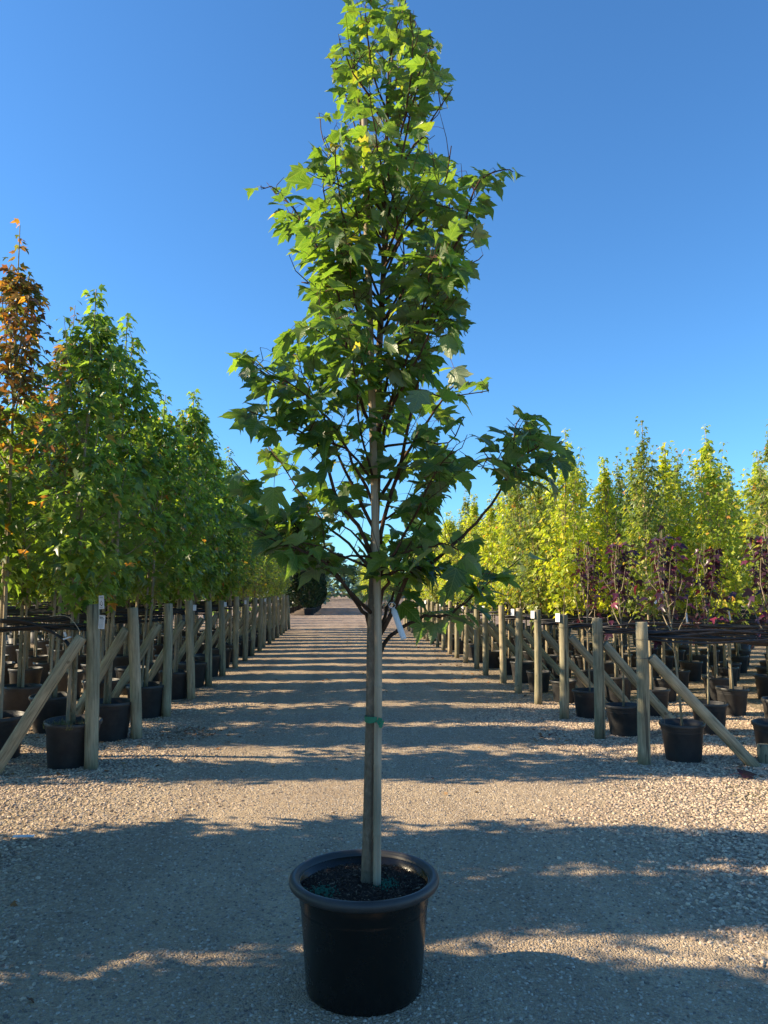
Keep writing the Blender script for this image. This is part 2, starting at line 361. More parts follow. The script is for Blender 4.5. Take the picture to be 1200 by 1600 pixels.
def gravel_patch(name, label, x0, x1, y0, y1, density, smin, smax, side, seed):
    bb = MB(); st = 0.25; X = np.arange(x0, x1 + 1e-6, st); Y = np.arange(y0, y1 + 1e-6, st)
    wts = []
    for y in Y:
        for x in X:
            bb.v.append((x, y, gz(x, y) - 0.001))
            ax = abs(x - 0.2) + 0.5 * math.sin(y * 1.3 + x * 0.8) + 0.25 * math.sin(y * 3.1 - x * 2)
            w = min(1, max(0, (ax - 1.3) / 1.3))
            inpot = math.hypot(x - 0.1, y - 3.285) < 0.2
            wts.append(0.0 if inpot else (w * w if side else 1 - 0.3 * w))
    for j in range(len(Y) - 1):
        for i in range(len(X) - 1):
            a = j * len(X) + i; bb.f.append((a, a + 1, a + len(X) + 1, a + len(X))); bb.m.append(0)
    pm = M['pebble'] if side else M['pebble_fine']; sink = 0.0 if side else -smax * .12
    bb.v = [(x, y, z + sink) for x, y, z in bb.v]
    me = bb.mesh(name, pm)
    at_ = me.attributes.new('wt', 'FLOAT', 'POINT'); at_.data.foreach_set('value', wts)
    o = link(name, me); tag(o, label, 'gravel', kind='stuff')
    ng = bpy.data.node_groups.new(name + ' scatter', 'GeometryNodeTree')
    ng.interface.new_socket('Geometry', in_out='INPUT', socket_type='NodeSocketGeometry')
    ng.interface.new_socket('Geometry', in_out='OUTPUT', socket_type='NodeSocketGeometry')
    gi = ng.nodes.new('NodeGroupInput'); go = ng.nodes.new('NodeGroupOutput')
    dp = ng.nodes.new('GeometryNodeDistributePointsOnFaces'); na = ng.nodes.new('GeometryNodeInputNamedAttribute'); na.data_type = 'FLOAT'; na.inputs[0].default_value = 'wt'
    mu = ng.nodes.new('ShaderNodeMath'); mu.operation = 'MULTIPLY'; mu.inputs[1].default_value = density
    ng.links.new(na.outputs[0], mu.inputs[0]); ng.links.new(mu.outputs[0], dp.inputs['Density']); dp.inputs['Seed'].default_value = seed
    ico = ng.nodes.new('GeometryNodeMeshIcoSphere'); ico.inputs['Radius'].default_value = 1.0; ico.inputs['Subdivisions'].default_value = 2
    spn = ng.nodes.new('GeometryNodeSetPosition'); tn = ng.nodes.new('ShaderNodeTexNoise'); tn.inputs['Scale'].default_value = 1.1
    sub = ng.nodes.new('ShaderNodeVectorMath'); sub.operation = 'SUBTRACT'; sub.inputs[1].default_value = (0.5, 0.5, 0.5)
    sc = ng.nodes.new('ShaderNodeVectorMath'); sc.operation = 'SCALE'; sc.inputs['Scale'].default_value = 1.3
    ng.links.new(tn.outputs['Color'], sub.inputs[0]); ng.links.new(sub.outputs[0], sc.inputs[0]); ng.links.new(sc.outputs[0], spn.inputs['Offset'])
    sm = ng.nodes.new('GeometryNodeSetMaterial'); sm.inputs['Material'].default_value = pm
    ng.links.new(ico.outputs[0], spn.inputs[0]); ng.links.new(spn.outputs[0], sm.inputs[0])
    inst = ng.nodes.new('GeometryNodeInstanceOnPoints')
    rv = ng.nodes.new('FunctionNodeRandomValue'); rv.data_type = 'FLOAT_VECTOR'; rv.inputs[0].default_value = (smin, smin, smin * 0.6); rv.inputs[1].default_value = (smax, smax, smax * 0.7); rv.inputs['Seed'].default_value = seed + 1
    rr_ = ng.nodes.new('FunctionNodeRandomValue'); rr_.data_type = 'FLOAT_VECTOR'; rr_.inputs[0].default_value = (-0.5, -0.5, 0); rr_.inputs[1].default_value = (0.5, 0.5, 6.28); rr_.inputs['Seed'].default_value = seed + 2
    e2r = ng.nodes.new('FunctionNodeEulerToRotation')
    ng.links.new(rr_.outputs[0], e2r.inputs[0]); ng.links.new(e2r.outputs[0], inst.inputs['Rotation'])
    ng.links.new(gi.outputs[0], dp.inputs[0]); ng.links.new(dp.outputs[0], inst.inputs[0]); ng.links.new(sm.outputs[0], inst.inputs['Instance']); ng.links.new(rv.outputs[0], inst.inputs['Scale'])
    ng.links.new(inst.outputs[0], go.inputs[0])
    md = o.modifiers.new('scatter', 'NODES'); md.node_group = ng
gravel_patch('gravel', 'loose coarse gravel heaped along both sides of the road', -5.2, 6.0, 1.6, 11.5, 1800, 0.0065, 0.0175, True, 3)
gravel_patch('gravel', 'fine gravel pressed into the middle of the road', -4.0, 4.5, 1.6, 10.5, 2300, 0.0035, 0.0105, False, 8)
gravel_patch('gravel', 'scattered pebbles loose on the packed road', -3.4, 4.0, 1.6, 14, 420, 0.006, 0.0125, False, 15)

# ------------------------------------------------------------------ posts, braces
def timber_mesh(length, r, seed, n=16, bow=0.01):
    q = random.Random(seed); bb = MB(); pts = []; rad = []
    ph = q.uniform(0, 6)
    k = 9
    for i in range(k):
        t = i / (k - 1); z = t * length
        pts.append((bow * math.sin(t * 3 + ph), bow * math.cos(t * 2.3 + ph), z)); rad.append(r * (1.03 - 0.06 * t + q.uniform(-.012, .012)))
    pts.insert(k - 1, (pts[-1][0], pts[-1][1], length - 0.006)); rad.insert(k - 1, rad[-1]); rad[-1] *= 0.93
    bb.tube(pts, rad, n, wob=0.015)
    me = bb.mesh('round_timber', M['post'])
    for p in me.polygons:
        if len(p.vertices) > 4: p.use_smooth = False
    return me

ORD = ['first', 'second', 'third', 'fourth', 'fifth', 'sixth', 'seventh', 'eighth', 'ninth', 'tenth', 'eleventh', 'twelfth', 'thirteenth', 'fourteenth',
       'fifteenth', 'sixteenth', 'seventeenth', 'eighteenth', 'nineteenth', 'twentieth', 'twenty-first', 'twenty-second', 'twenty-third', 'twenty-fourth']
LX, RX = -2.27, 2.88
LY = [7.28 + 1.56 * i for i in range(18)]
LY[1], LY[2] = 8.77, 10.25
RY = [7.19 + 1.29 * i for i in range(22)]
postL = [timber_mesh(1.53, 0.0605, s) for s in range(4)]
postR = [timber_mesh(1.36, 0.0565, s + 20) for s in range(4)]
braceL = [timber_mesh(1.52, 0.056, s + 40) for s in range(3)]
braceR = [timber_mesh(1.42, 0.053, s + 60) for s in range(3)]
posts_right = []
def aim(o, a, b_):
    d = (Vector(b_) - Vector(a)).normalized(); o.location = a
    o.rotation_mode = 'QUATERNION'; o.rotation_quaternion = Vector((0, 0, 1)).rotation_difference(d)
for i, y in enumerate(LY):
    jx = rnd.uniform(-.03, .03) if i > 2 else 0
    lean = (-2.3, -2.9, -0.9)[i] if i < 3 else rnd.uniform(-2.8, 1.6)
    hsc = 1.0 if i == 0 else rnd.uniform(0.96, 1.02)
    o = link('wooden_post', postL[i % 4], loc=(LX + jx, y, gz(LX, y) - 0.03), rot=(R(rnd.uniform(-1, 1)), R(lean), rnd.uniform(0, 6) if i else 0), scale=(1, 1, hsc))
    if i:
        o.rotation_euler = (0, R(lean), 0)
    tag(o, f'grey round timber post, {ORD[i]} from the front in the left post line' if i else 'nearest left timber post with two white papers pinned near its top', 'post', 'round timber posts along the left of the road')
    p0 = Vector((LX - 0.84 + jx, y + rnd.uniform(-.05, .05) - (0.12 if i == 0 else 0), gz(LX - .9, y) - 0.04)); p1 = Vector((LX + jx - 0.085 - 0.045, y - 0.02, 1.15 + rnd.uniform(-.04, .04)))
    br = link('brace_pole', braceL[i % 3]); aim(br, p0, p1); br.scale = (1, 1, (p1 - p0).length / 1.52)
    tag(br, f'slanting timber brace propped against the {ORD[i]} post of the left line', 'brace', 'timber braces behind the left posts')
for i, y in enumerate(RY):
    jx = rnd.uniform(-.03, .03) if i > 3 else 0
    o = link('wooden_post', postR[i % 4], loc=(RX + jx, y, gz(RX, y) - 0.03), rot=(R(rnd.uniform(-1, 1)), R(rnd.uniform(-.8, 1.6)), rnd.uniform(-.5, .5)), scale=(rnd.uniform(.93, 1.07), rnd.uniform(.93, 1.07), 1 + (0 if i < 2 else rnd.uniform(-.045, .045))))
    posts_right.append(o)
    tag(o, f'tan round timber post, {ORD[i]} from the front in the right post line', 'post', 'round timber posts along the right of the road')
    p0 = Vector((RX + 1.02 + jx, y + rnd.uniform(-.05, .05) - (0.08 if i == 0 else 0), gz(RX + 1, y) - 0.04)); p1 = Vector((RX + 0.095 + jx, y, 0.98 + rnd.uniform(-.03, .05)))
    br = link('brace_pole', braceR[i % 3]); aim(br, p0, p1); br.scale = (1, 1, (p1 - p0).length / 1.42)
    tag(br, f'slanting timber brace leaning on the {ORD[i]} post of the right line', 'brace', 'timber braces behind the right posts')
for (x, y, lab) in ((LX - 0.99, 7.22, 'short sawn timber peg at the foot of the front left brace'), (RX + 1.19, 7.22, 'short sawn timber peg at the foot of the front right brace')):
    tag(link('wooden_peg', timber_mesh(0.2, 0.068, int(x * 10)), loc=(x, y, gz(x, y) - 0.03)), lab, 'peg')

# ------------------------------------------------------------------ leaves
HALF = [(0.12, -0.03), (0.30, 0.0), (0.42, 0.09), (0.31, 0.17), (0.37, 0.25), (0.42, 0.36), (0.54, 0.55), (0.39, 0.52), (0.31, 0.56), (0.20, 0.52), (0.245, 0.66), (0.20, 0.74), (0.16, 0.85), (0.07, 0.90)]
FULL = [(0, 0)] + HALF + [(0, 1.08)] + [(-x, y) for x, y in reversed(HALF)]
SIMPLE = [(0, 0), (0.38, 0.08), (0.34, 0.24), (0.54, 0.55), (0.20, 0.52), (0.17, 0.82), (0, 1.08), (-0.17, 0.82), (-0.20, 0.52), (-0.54, 0.55), (-0.34, 0.24), (-0.38, 0.08)]
CEN = (0.0, 0.24)

def leaf_geo(outline, ring, fold, droop, wave, pet, petr=0.012, jag=0.0, q=rnd):
    """maple leaf blade with its stalk, unit blade length; returns verts, faces, mats, uv"""
    sdr = q.uniform(0, .9) if ring else .3; twist = q.uniform(-.35, .35) if ring else 0
    def z(x, y): return fold * abs(x) - droop * y * y - sdr * x * x + twist * x * y + wave * math.sin(7 * x + 3) * 0.5 * abs(x) - wave * 0.6 * abs(x) * y
    vs = []; fs = []; ms = []; uv = []
    def pv(x, y): vs.append((x, y + pet, z(x, y))); uv.append((x, y)); return len(vs) - 1
    o = [(x * (1 + q.uniform(-jag, jag)), y * (1 + q.uniform(-jag, jag))) for x, y in outline]
    n = len(o); outer = [pv(x, y) for x, y in o]
    c = pv(*CEN)
    if ring:
        inner = [pv(CEN[0] + (x - CEN[0]) * 0.5, CEN[1] + (y - CEN[1]) * 0.5) for x, y in o]
        for i in range(n):
            j = (i + 1) % n; fs += [(inner[i], outer[i], outer[j]), (inner[i], outer[j], inner[j]), (c, inner[i], inner[j])]
    else:
        for i in range(n): fs.append((c, outer[i], outer[(i + 1) % n]))
    ms = [0] * len(fs)
    if pet > 0.01:
        m_ = len(vs)
        for (yy, zz, rr) in ((0, -0.25 * pet * 0, petr), (pet * 0.5, 0.10 * pet, petr * 0.8), (pet + 0.01, 0.0, petr * 0.8)):
            for k in range(3):
                a = 2.094 * k; vs.append((math.cos(a) * rr, yy, zz + math.sin(a) * rr)); uv.append((2, 2))
        for i in range(2):
            for k in range(3):
                a = m_ + i * 3 + k; b_ = m_ + i * 3 + (k + 1) % 3; fs.append((a, b_, b_ + 3, a + 3)); ms.append(1)
    return np.array(vs), fs, ms, uv

leafvar = []
for k in range(10):
    leafvar.append(leaf_geo(FULL, True, rnd.uniform(0.05, 0.55), rnd.uniform(0.1, 0.65), rnd.uniform(-.3, .5), rnd.uniform(0.45, 0.75), jag=0.06))
leafsimple = [leaf_geo(SIMPLE, False, rnd.uniform(0.1, 0.4), rnd.uniform(0.1, 0.5), 0.2, 0.0, jag=0.1) for k in range(6)]

def frame(d, up, roll=0.0):
    d = Vector(d).normalized(); up = Vector(up)
    x = d.cross(up)
    if x.length < 1e-4: x = d.cross(Vector((1, 0.2, 0)))
    x.normalize(); z = x.cross(d)
    mt = Matrix((x, d, z)).transposed()
    return mt @ Matrix.Rotation(roll, 3, 'Y')

class LeafMass:
    def __init__(s): s.V = []; s.F = []; s.M = []; s.U = []; s.n = 0; s.count = 0
    def add(s, var, pos, m3, size):
        vs, fs, ms, uv = var
        A = np.array(m3) * size
        s.V.append(vs @ A.T + np.array(pos)); s.F += [tuple(i + s.n for i in f) for f in fs]; s.M += ms; s.U += uv
        s.n += len(vs); s.count += 1
    def mesh(s, name, mats, uv=False):
        b_ = MB(); b_.v = [tuple(v) for v in np.concatenate(s.V)] if s.V else []; b_.f = s.F; b_.m = s.M
        if uv: b_.uv = s.U
        return b_.mesh(name, mats, smooth=True)

# ------------------------------------------------------------------ nursery tree models
def tree_model(kind, seed, H, base, rad, nleaf, size, mat, bark, lead=0.16, power=0.62, nbr=26, trunk_r=0.022, gappy=0.0):
    """origin at the soil; returns (trunk mesh, crown mesh)"""
    q = random.Random(seed); tb = MB(); lm = LeafMass()
    bx, by = q.uniform(-.04, .04), q.uniform(-.04, .04); ph = q.uniform(0, 6)
    def tp(z):
        t = z / H; return Vector((bx * t + 0.025 * math.sin(t * 5 + ph) * t, by * t + 0.02 * math.cos(t * 6 + ph) * t, z))
    K = 14
    tb.tube([tp(H * i / (K - 1)) for i in range(K)], [trunk_r * (1 - 0.86 * (i / (K - 1)) ** 0.8) for i in range(K)], 7)
    def renv(z):
        t = (z - base) / (H - base)
        if t < 0: return 0.05
        return rad * (min(1, 0.45 + t * 2.6)) * (max(0.0, 1 - t / (1 - lead * .5)) ** power if t < 1 - lead * .5 else 0.0) * (1.0 + 0.12 * math.sin(z * 6 + ph)) + 0.03
    pts = []; leaders = []
    for k in range(nbr):
        t0 = (k + q.random()) / nbr
        z0 = base - 0.1 + (H - base) * 0.86 * t0 ** 0.9; a = k * 2.4 + q.uniform(-.5, .5)
        Lz = q.uniform(0.35, 0.85) * (1 - 0.45 * t0); p0 = tp(z0)
        path = [p0]; nseg = 5; r_out = 0
        for j in range(1, nseg + 1):
            s = j / nseg; zz = z0 + Lz * (s ** 1.25)
            rr = renv(min(zz, H * .99)) * q.uniform(0.75, 1.02) * (s ** 0.8)
            c = tp(min(zz, H)); path.append(Vector((c.x + math.cos(a) * rr, c.y + math.sin(a) * rr, min(zz, H + .05))))
        tb.tube(path, [max(0.0025, 0.009 * (1 - 0.75 * j / nseg)) for j in range(nseg + 1)], 4, cap=False)
        for j in range(1, nseg + 1):
            for w in range(4):
                s = (j - 1 + w / 4); i0 = int(s); f = s - i0
                if i0 + 1 < len(path): pts.append((path[i0].lerp(path[i0 + 1], f), a, s / nseg))
    for i in range(22): pts.append((tp(H * (0.78 + 0.22 * i / 21)), q.uniform(0, 6.28), 0.5))
    for sh in range(3):   # side leaders that stand above the crown
        a = q.uniform(0, 6.28); z0 = H * q.uniform(.62, .72); z1 = z0 + q.uniform(.6, .95); rr0 = rad * q.uniform(.35, .6)
        pa = Vector((math.cos(a) * rr0 * .5, math.sin(a) * rr0 * .5, z0)); pb = Vector((math.cos(a) * rr0, math.sin(a) * rr0, min(z1, H * .96)))
        tb.tube([tp(z0 - .3), pa, pb], [.008, .006, .002], 4, cap=False)
        for i in range(9): leaders.append((pa.lerp(pb, i / 8), q.uniform(0, 6.28)))
    clump = [(q.uniform(0, 6.28), q.uniform(base, H)) for _ in range(int(8 * gappy))]
    n = 0; tries = 0
    while n < nleaf and tries < nleaf * 4:
        tries += 1
        p, a, s = q.choice(pts)
        if q.random() > 0.3 + 0.7 * s: continue
        zt = (p.z - base) / (H - base)
        off = Vector((q.gauss(0, 1), q.gauss(0, 1), q.gauss(0, 0.8))) * (0.085 if zt < 0.8 else 0.045)
        pp = p + off
        c = tp(max(0, min(pp.z, H))); dx, dy = pp.x - c.x, pp.y - c.y; dr = math.hypot(dx, dy)
        if dr > renv(pp.z) * 1.25 + 0.05 or pp.z < base - 0.15: continue
        if any(abs(pp.z - cz) < 0.16 and abs((math.atan2(dy, dx) - ca + math.pi) % (2 * math.pi) - math.pi) < 0.6 for ca, cz in clump) and q.random() < 0.8: continue
        az = math.atan2(dy, dx) + q.gauss(0, 0.7) if dr > 0.02 else q.uniform(0, 6.28)
        dn = q.uniform(-0.9, 0.15)
        d = Vector((math.cos(az), math.sin(az), dn))
        up = Vector((q.gauss(0, .45), q.gauss(0, .45), 1))
        sz = size * q.uniform(0.6, 1.2) * (1 - 0.3 * max(0, zt))
        mi = 1 if (kind == 'orange' and q.random() > (pp.z - 1.9) / 1.5) else 0
        lm.add(q.choice(leafsimple), pp, frame(d, up), sz)
        if mi: lm.M[-12:] = [1] * 12
        n += 1
    for (p, a) in leaders:
        for w in range(3):
            az = a + w * 2.1; lm.add(q.choice(leafsimple), p + Vector((math.cos(az), math.sin(az), 0)) * .03, frame((math.cos(az), math.sin(az), q.uniform(-.7, .2)), (q.gauss(0, .4), q.gauss(0, .4), 1)), size * q.uniform(.5, .95))
    return tb.mesh(kind + '_trunk', bark), lm.mesh(kind + '_crown', [mat, M['leaf_green']] if kind == 'orange' else [mat])

models = {  # shared by the copies

    'left':   [tree_model('left', s, H, 1.15, 0.57, 1900, 0.11, M['leaf_green'], M['bark_pale'], trunk_r=0.03, power=0.45, gappy=1.2) for s, H in ((1, 4.05), (2, 4.35), (3, 3.9), (4, 4.5))],
    'orange': [tree_model('orange', s, H, 1.2, 0.44, 1150, 0.11, M['leaf_orange'], M['bark_pale'], trunk_r=0.028) for s, H in ((5, 4.7), (6, 4.5))],
    'yellow': [tree_model('yellow', s, H, 0.95, 0.50, 1700, 0.085, M['leaf_yellow'], M['bark_pale'], gappy=1, power=0.38, lead=0.34, nbr=32) for s, H in ((7, 3.7), (8, 3.85), (9, 3.5))],
    'olive':  [tree_model('olive', s, H, 0.95, 0.45, 1900, 0.075, M['leaf_olive'], M['bark_pale'], gappy=1, power=0.38, lead=0.34, nbr=32) for s, H in ((10, 3.8), (11, 3.95), (12, 3.6))],
    'purple': [tree_model('purple', s, H, 0.80, 0.31, 78, 0.11, M['leaf_purple'], M['bark_pale'], nbr=11, trunk_r=0.015, gappy=2) for s, H in ((13, 2.1), (14, 1.95), (15, 2.0))],
}
LOOK = {'left': 'dense dark green maple', 'orange': 'maple turning orange and red', 'yellow': 'bright yellow green maple', 'olive': 'slender olive green maple', 'purple': 'small purple leaved maple'}

# bamboo stake model
def stake_mesh(h, r, seed):
    q = random.Random(seed); bb = MB(); pts = []; rad = []; z = 0
    while z < h:
        pts += [(0, 0, z), (0, 0, z + 0.004)]; rad += [r * (1 - .25 * z / h), r * (1 - .25 * z / h)]
        nz = min(h, z + q.uniform(.22, .3)); pts += [(0, 0, nz - 0.012), (0, 0, nz - 0.005)]; rad += [r * (1 - .25 * nz / h), 1.09 * r * (1 - .25 * nz / h)]; z = nz
    bb.tube(pts, rad, 7); return bb.mesh('stake', M['bamboo'])
st_model = stake_mesh(2.3, 0.018, 4); st_model_s = stake_mesh(1.7, 0.009, 5)

# pot models
def pot_model(r, h, taper, rim_h, rim_out, mat, rmat, nseg=28, soil=0.06):
    body = MB(); rb = r * taper
    body.lathe([(0.001, 0.0), (rb * 0.97, 0.0), (rb, 0.012), (rb + (r - rb) * .78, h * 0.80), (rb + (r - rb) * .80 + .003, h * 0.81), (r, h - rim_h), (r, h - 0.004), (r - 0.006, h - 0.004), (r - 0.008, h - soil - 0.02)], nseg)
    rim = MB(); ro = r + rim_out
    rim.lathe([(r + 0.001, h - rim_h - 0.004), (ro - 0.002, h - rim_h - 0.002), (ro, h - rim_h + 0.004), (ro + 0.001, h - 0.006), (ro - 0.003, h + 0.001), (r + 0.001, h + 0.002), (r - 0.004, h - 0.001), (r - 0.0045, h - 0.015)], nseg)
    soilm = MB(); q = random.Random(int(r * 1000)); rs = r - 0.009
    prof = [(0.001, h - soil + 0.01), (rs * .35, h - soil + 0.008), (rs * .7, h - soil), (rs, h - soil - 0.006)]
    soilm.lathe(prof, 20)
    soilm.v = [(x, y, z + q.uniform(-.004, .006)) for x, y, z in soilm.v]
    return body.mesh('pot_body', mat), rim.mesh('pot_rim', rmat), soilm.mesh('potting_mix', M['soil'])
potL = pot_model(0.245, 0.42, 0.84, 0.035, 0.014, M['pot_small'], M['pot_rim'])
potR = pot_model(0.200, 0.36, 0.82, 0.030, 0.013, M['pot_small'], M['pot_rim'])

def proto_tree(kind, v, big):
    e = bpy.data.objects.new('maple_tree', None); C.objects.link(e); e.empty_display_size = 0.1
    tm, cm = models[kind][v]
    link('trunk', tm, e); link('crown', cm, e)
    if kind in ('left', 'orange'): link('stake', st_model, e, loc=(0.048, -0.02, -0.05))
    elif kind != 'purple': link('stake', st_model_s, e, loc=(-0.03, 0.015, -0.04), rot=(R(1), R(1), 0))
    tag(e, 'maple', 'tree'); return e
def proto_pot(parts):
    e = bpy.data.objects.new('nursery_pot', None); C.objects.link(e); e.empty_display_size = 0.1
    link('pot_body', parts[0], e); link('pot_rim', parts[1], e); link('potting_mix', parts[2], e)
    tag(e, 'pot', 'plant pot'); return e
_first = {}
def get_tree(kind, v):
    k = (kind, v)
    if k not in _first: _first[k] = proto_tree(kind, v, False); return _first[k]
    return copy_tree(_first[k])
def get_pot(which):
    if which not in _first: _first[which] = proto_pot(potL if which == 'L' else potR); return _first[which]
    return copy_tree(_first[which])

def place(kind, v, which, x, y, label, pot_label, sc=1.0, group='', pgroup='', tilt=2.0, rot=None, psc=1.0):
    z = gz(x, y); p = get_pot(which); p.location = (x, y, z - 0.004); p.rotation_euler = (R(rnd.uniform(-1.6, 1.6)), R(rnd.uniform(-1.6, 1.6)), rnd.uniform(0, 6)); p.scale = (psc, psc, psc)
    tag(p, pot_label, 'plant pot', pgroup)
    ph = (0.42 if which == 'L' else 0.36) * psc - 0.055
    t = get_tree(kind, v); t.location = (x + rnd.uniform(-.02, .02), y + rnd.uniform(-.02, .02), z + ph)
    t.rotation_euler = (R(rnd.uniform(-tilt, tilt)), R(rnd.uniform(-tilt, tilt)), rnd.uniform(0, 6.28) if rot is None else rot)
    t.scale = (sc * rnd.uniform(.94, 1.06), sc * rnd.uniform(.94, 1.06), sc)
    tag(t, label, 'tree', group); return t, p

def in_view(x, y, m=0.75):
    az = math.atan2(x, y) - YAW
    return y > 1 and abs(math.tan(az)) * y * 1.0 < 600 / FPX * y + m * 1.1

# left block
nleft = 0
for i, y in enumerate(LY):
    lim = 6 if i < 3 else (7 if i < 9 else 5)
    if i > 12: lim = 3
    for k in range(lim):
        x = -2.56 - 0.82 * k + rnd.uniform(-.05, .05); yy = y + (0.10 if i == 0 and k == 0 else rnd.uniform(-.08, .08)) + ((0.6 if k % 2 else 0.1) if i < 4 else (.12 if k % 2 else 0))
        if i == 0 and k == 0: x = -2.53
        if not in_view(x, yy, 1.0): continue
        kind = 'left'; v = rnd.randrange(4); sc = rnd.uniform(0.94, 1.06)
        if i == 0 and k == 0: v, sc = 1, 0.97
        if i == 0 and k >= 1: kind = 'orange'; v = 1 - k % 2; sc = 1.09
        if i == 1 and k == 1: kind, v, sc = 'orange', 0, 1.03
        if i == 1 and k == 2: kind, v = 'orange', 1
        if i in (3, 4) and k == 0: sc = 1.04
        if i >= 8: kind = 'olive' if i % 3 else 'yellow'; v = rnd.randrange(3); sc = 1.13
        where = f'{ORD[i]} row of left block, {ORD[k]} from the posts'
        place(kind, v, 'L', x, yy, f'{LOOK[kind]}, {where}', f'black plastic pot, {ORD[i]} row of the left block, {ORD[k]} in from the posts', sc, 'maples of the left nursery block', 'pots of the left nursery block'); nleft += 1
# trees just outside the left edge of the view, whose shade lies over the foreground
for (x, y, v) in ((-3.45, 5.30, 0), (-4.3, 5.35, 1), (-3.5, 4.55, 2), (-4.4, 4.60, 3), (-3.45, 3.35, 1), (-4.3, 3.3, 0), (-3.4, 2.35, 2), (-4.2, 2.4, 3), (-3.4, 1.3, 0), (-4.25, 1.3, 2), (-3.4, 0.2, 3), (-4.2, 0.1, 1),
                  *[(-5.2 - .9 * k, yy, (k + j) % 4) for j, yy in enumerate((5.25, 4.4, 3.4, 2.4, 1.35)) for k in range(3)],
                  *[(-6.2 - .9 * k, yy, (k + j) % 4) for j, yy in enumerate((7.5, 8.9, 10.4)) for k in range(2)]):
    place('left', v, 'L', x, y, 'dense green maple beside the gravel, just outside the left edge of the photo', 'black plastic pot just outside the left edge of the photo', 1.0, 'maples beyond the left edge that shade the foreground', 'pots beyond the left edge')
# right block
nright = 0
for i, y in enumerate(RY):
    lim = 5 if i < 3 else (8 if i < 9 else (5 if i < 14 else 3))
    for k in range(lim):
        x = 3.30 + (0.95 if i < 3 else 0.80) * k + rnd.uniform(-.05, .05); yy = y + 0.17 + (0.12 if k else 0) + rnd.uniform(-.08, .08)
        if i == 0: x, yy = 3.33 + 0.93 * k, 7.36
        if not in_view(x, yy, 0.9): continue
        v = rnd.randrange(3); sc = rnd.uniform(0.93, 1.05)
        if i < 3 and k >= 2: sc *= .86
        if i < 3: kind = 'purple' if k < (2, 2, 1)[i] else ('olive' if (k + i) % 2 else 'yellow')
        elif k == 0: kind = ('olive', 'yellow', 'yellow', 'yellow', 'olive')[i % 5]
        else: kind = rnd.choice(['yellow', 'olive', 'olive', 'yellow'])
        if kind == 'purple': sc = (1.02, 1.0, 0.95)[i] * rnd.uniform(.95, 1.04)
        where = f'{ORD[i]} row of right block, {ORD[k]} from the posts'
        place(kind, v, 'R', x, yy, f'{LOOK[kind]}, {where}', f'grey black pot, {ORD[i]} row of the right block, {ORD[k]} in from the posts', sc, 'maples of the right nursery block', 'pots of the right nursery block', tilt=2.5, psc=rnd.uniform(.9, 1.07) if i else 1.0); nright += 1

# ------------------------------------------------------------------ irrigation pipes strung along each row
def pipes(side, i, y, z0, x0, x1, n):
    e = bpy.data.objects.new('irrigation_line', None); C.objects.link(e); e.location = (x0, y, z0)
    tag(e, f'black irrigation pipes strung along the {ORD[i]} row of the {side} block', 'irrigation pipe', f'black irrigation lines of the {side} block')
    for k in range(n):
        bb = MB(); pts = []; q = random.Random(i * 7 + k + (100 if side == 'left' else 0))
        oy, oz = q.uniform(-.05, .05), q.uniform(-.05, .06); steps = 14
        for j in range(steps + 1):
            t = j / steps; sag = 0.03 * math.sin(t * math.pi * 3 + k)
            start = -0.0 * (1 - t)
            pts.append(((x1 - x0) * t, oy + 0.02 * math.sin(t * 9 + k * 2), oz * min(1, t * 8) + sag - (0.03 if k == 0 else 0)))
        bb.tube(pts, [0.0115 + 0.003 * (k == 0)] * len(pts), 6)
        link('pipe', bb.mesh('pipe', M['pipe']), e)
for i, y in enumerate(LY):
    if i < 15: pipes('left', i, y + 0.09, 1.27 + rnd.uniform(-.03, .03), LX - 0.07, -5.5 if i < 3 else -8.5, 5 if i < 6 else 3)
for i, y in enumerate(RY):
    if i < 18: pipes('right', i, y + 0.085, 1.16 + rnd.uniform(-.03, .03), RX + 0.06, 7.5 if i < 4 else 11.5, 6 if i < 6 else 3)

# ------------------------------------------------------------------ beyond the cross track
def conifer(seed, H, r):
    q = random.Random(seed); lm = LeafMass(); tri = (np.array([(-.5, 0, 0), (.5, 0, 0), (.15, 1, 0), (-.15, 1, 0)]), [(0, 1, 2, 3)], [0], [(0, 0)] * 4)
    for n in range(2200):
        t = q.random() ** 0.8; z = 0.05 + t * (H - 0.05); rr = r * min(1, .5 + 3 * t) * (1 - t) ** 0.5 * q.uniform(.6, 1.08); a = q.uniform(0, 6.28)
        lm.add(tri, (math.cos(a) * rr, math.sin(a) * rr, z), frame((math.cos(a), math.sin(a), q.uniform(.3, 1.4)), (q.gauss(0, .5), q.gauss(0, .5), 1)), q.uniform(.12, .24))
    tb = MB(); tb.tube([(0, 0, 0), (0, 0, H * .9)], [.05, .01], 6)
    return tb.mesh('conifer_trunk', M['bark']), lm.mesh('conifer_crown', [M['leaf_conifer']])
con = [conifer(70 + k, 4.6, 0.85) for k in range(2)]
for k in range(24):
    y = 54.5 + 2.0 * (k % 12); x = (-2.3 if k < 12 else -4.1) + rnd.uniform(-.1, .1)
    e = bpy.data.objects.new('conifer_tree', None); C.objects.link(e); e.location = (x, y, 0.4)
    link('trunk', con[k % 2][0], e); link('crown', con[k % 2][1], e); e.rotation_euler.z = rnd.uniform(0, 6); e.scale = [rnd.uniform(.94, 1.1)] * 3
    tag(e, f'dark conifer beyond the cross track, {ORD[k % 12]} of the ' + ('row beside the road' if k < 12 else 'row behind, farther from the road'), 'tree', 'dark conifers beyond the cross track')
    p = get_pot('L'); p.location = (x, y, -0.01); p.scale = (1.6, 1.6, 1.15)
    tag(p, f'large pot of the {ORD[k % 12]} dark conifer in the ' + ('roadside row' if k < 12 else 'second row'), 'plant pot', 'pots of the dark conifers')
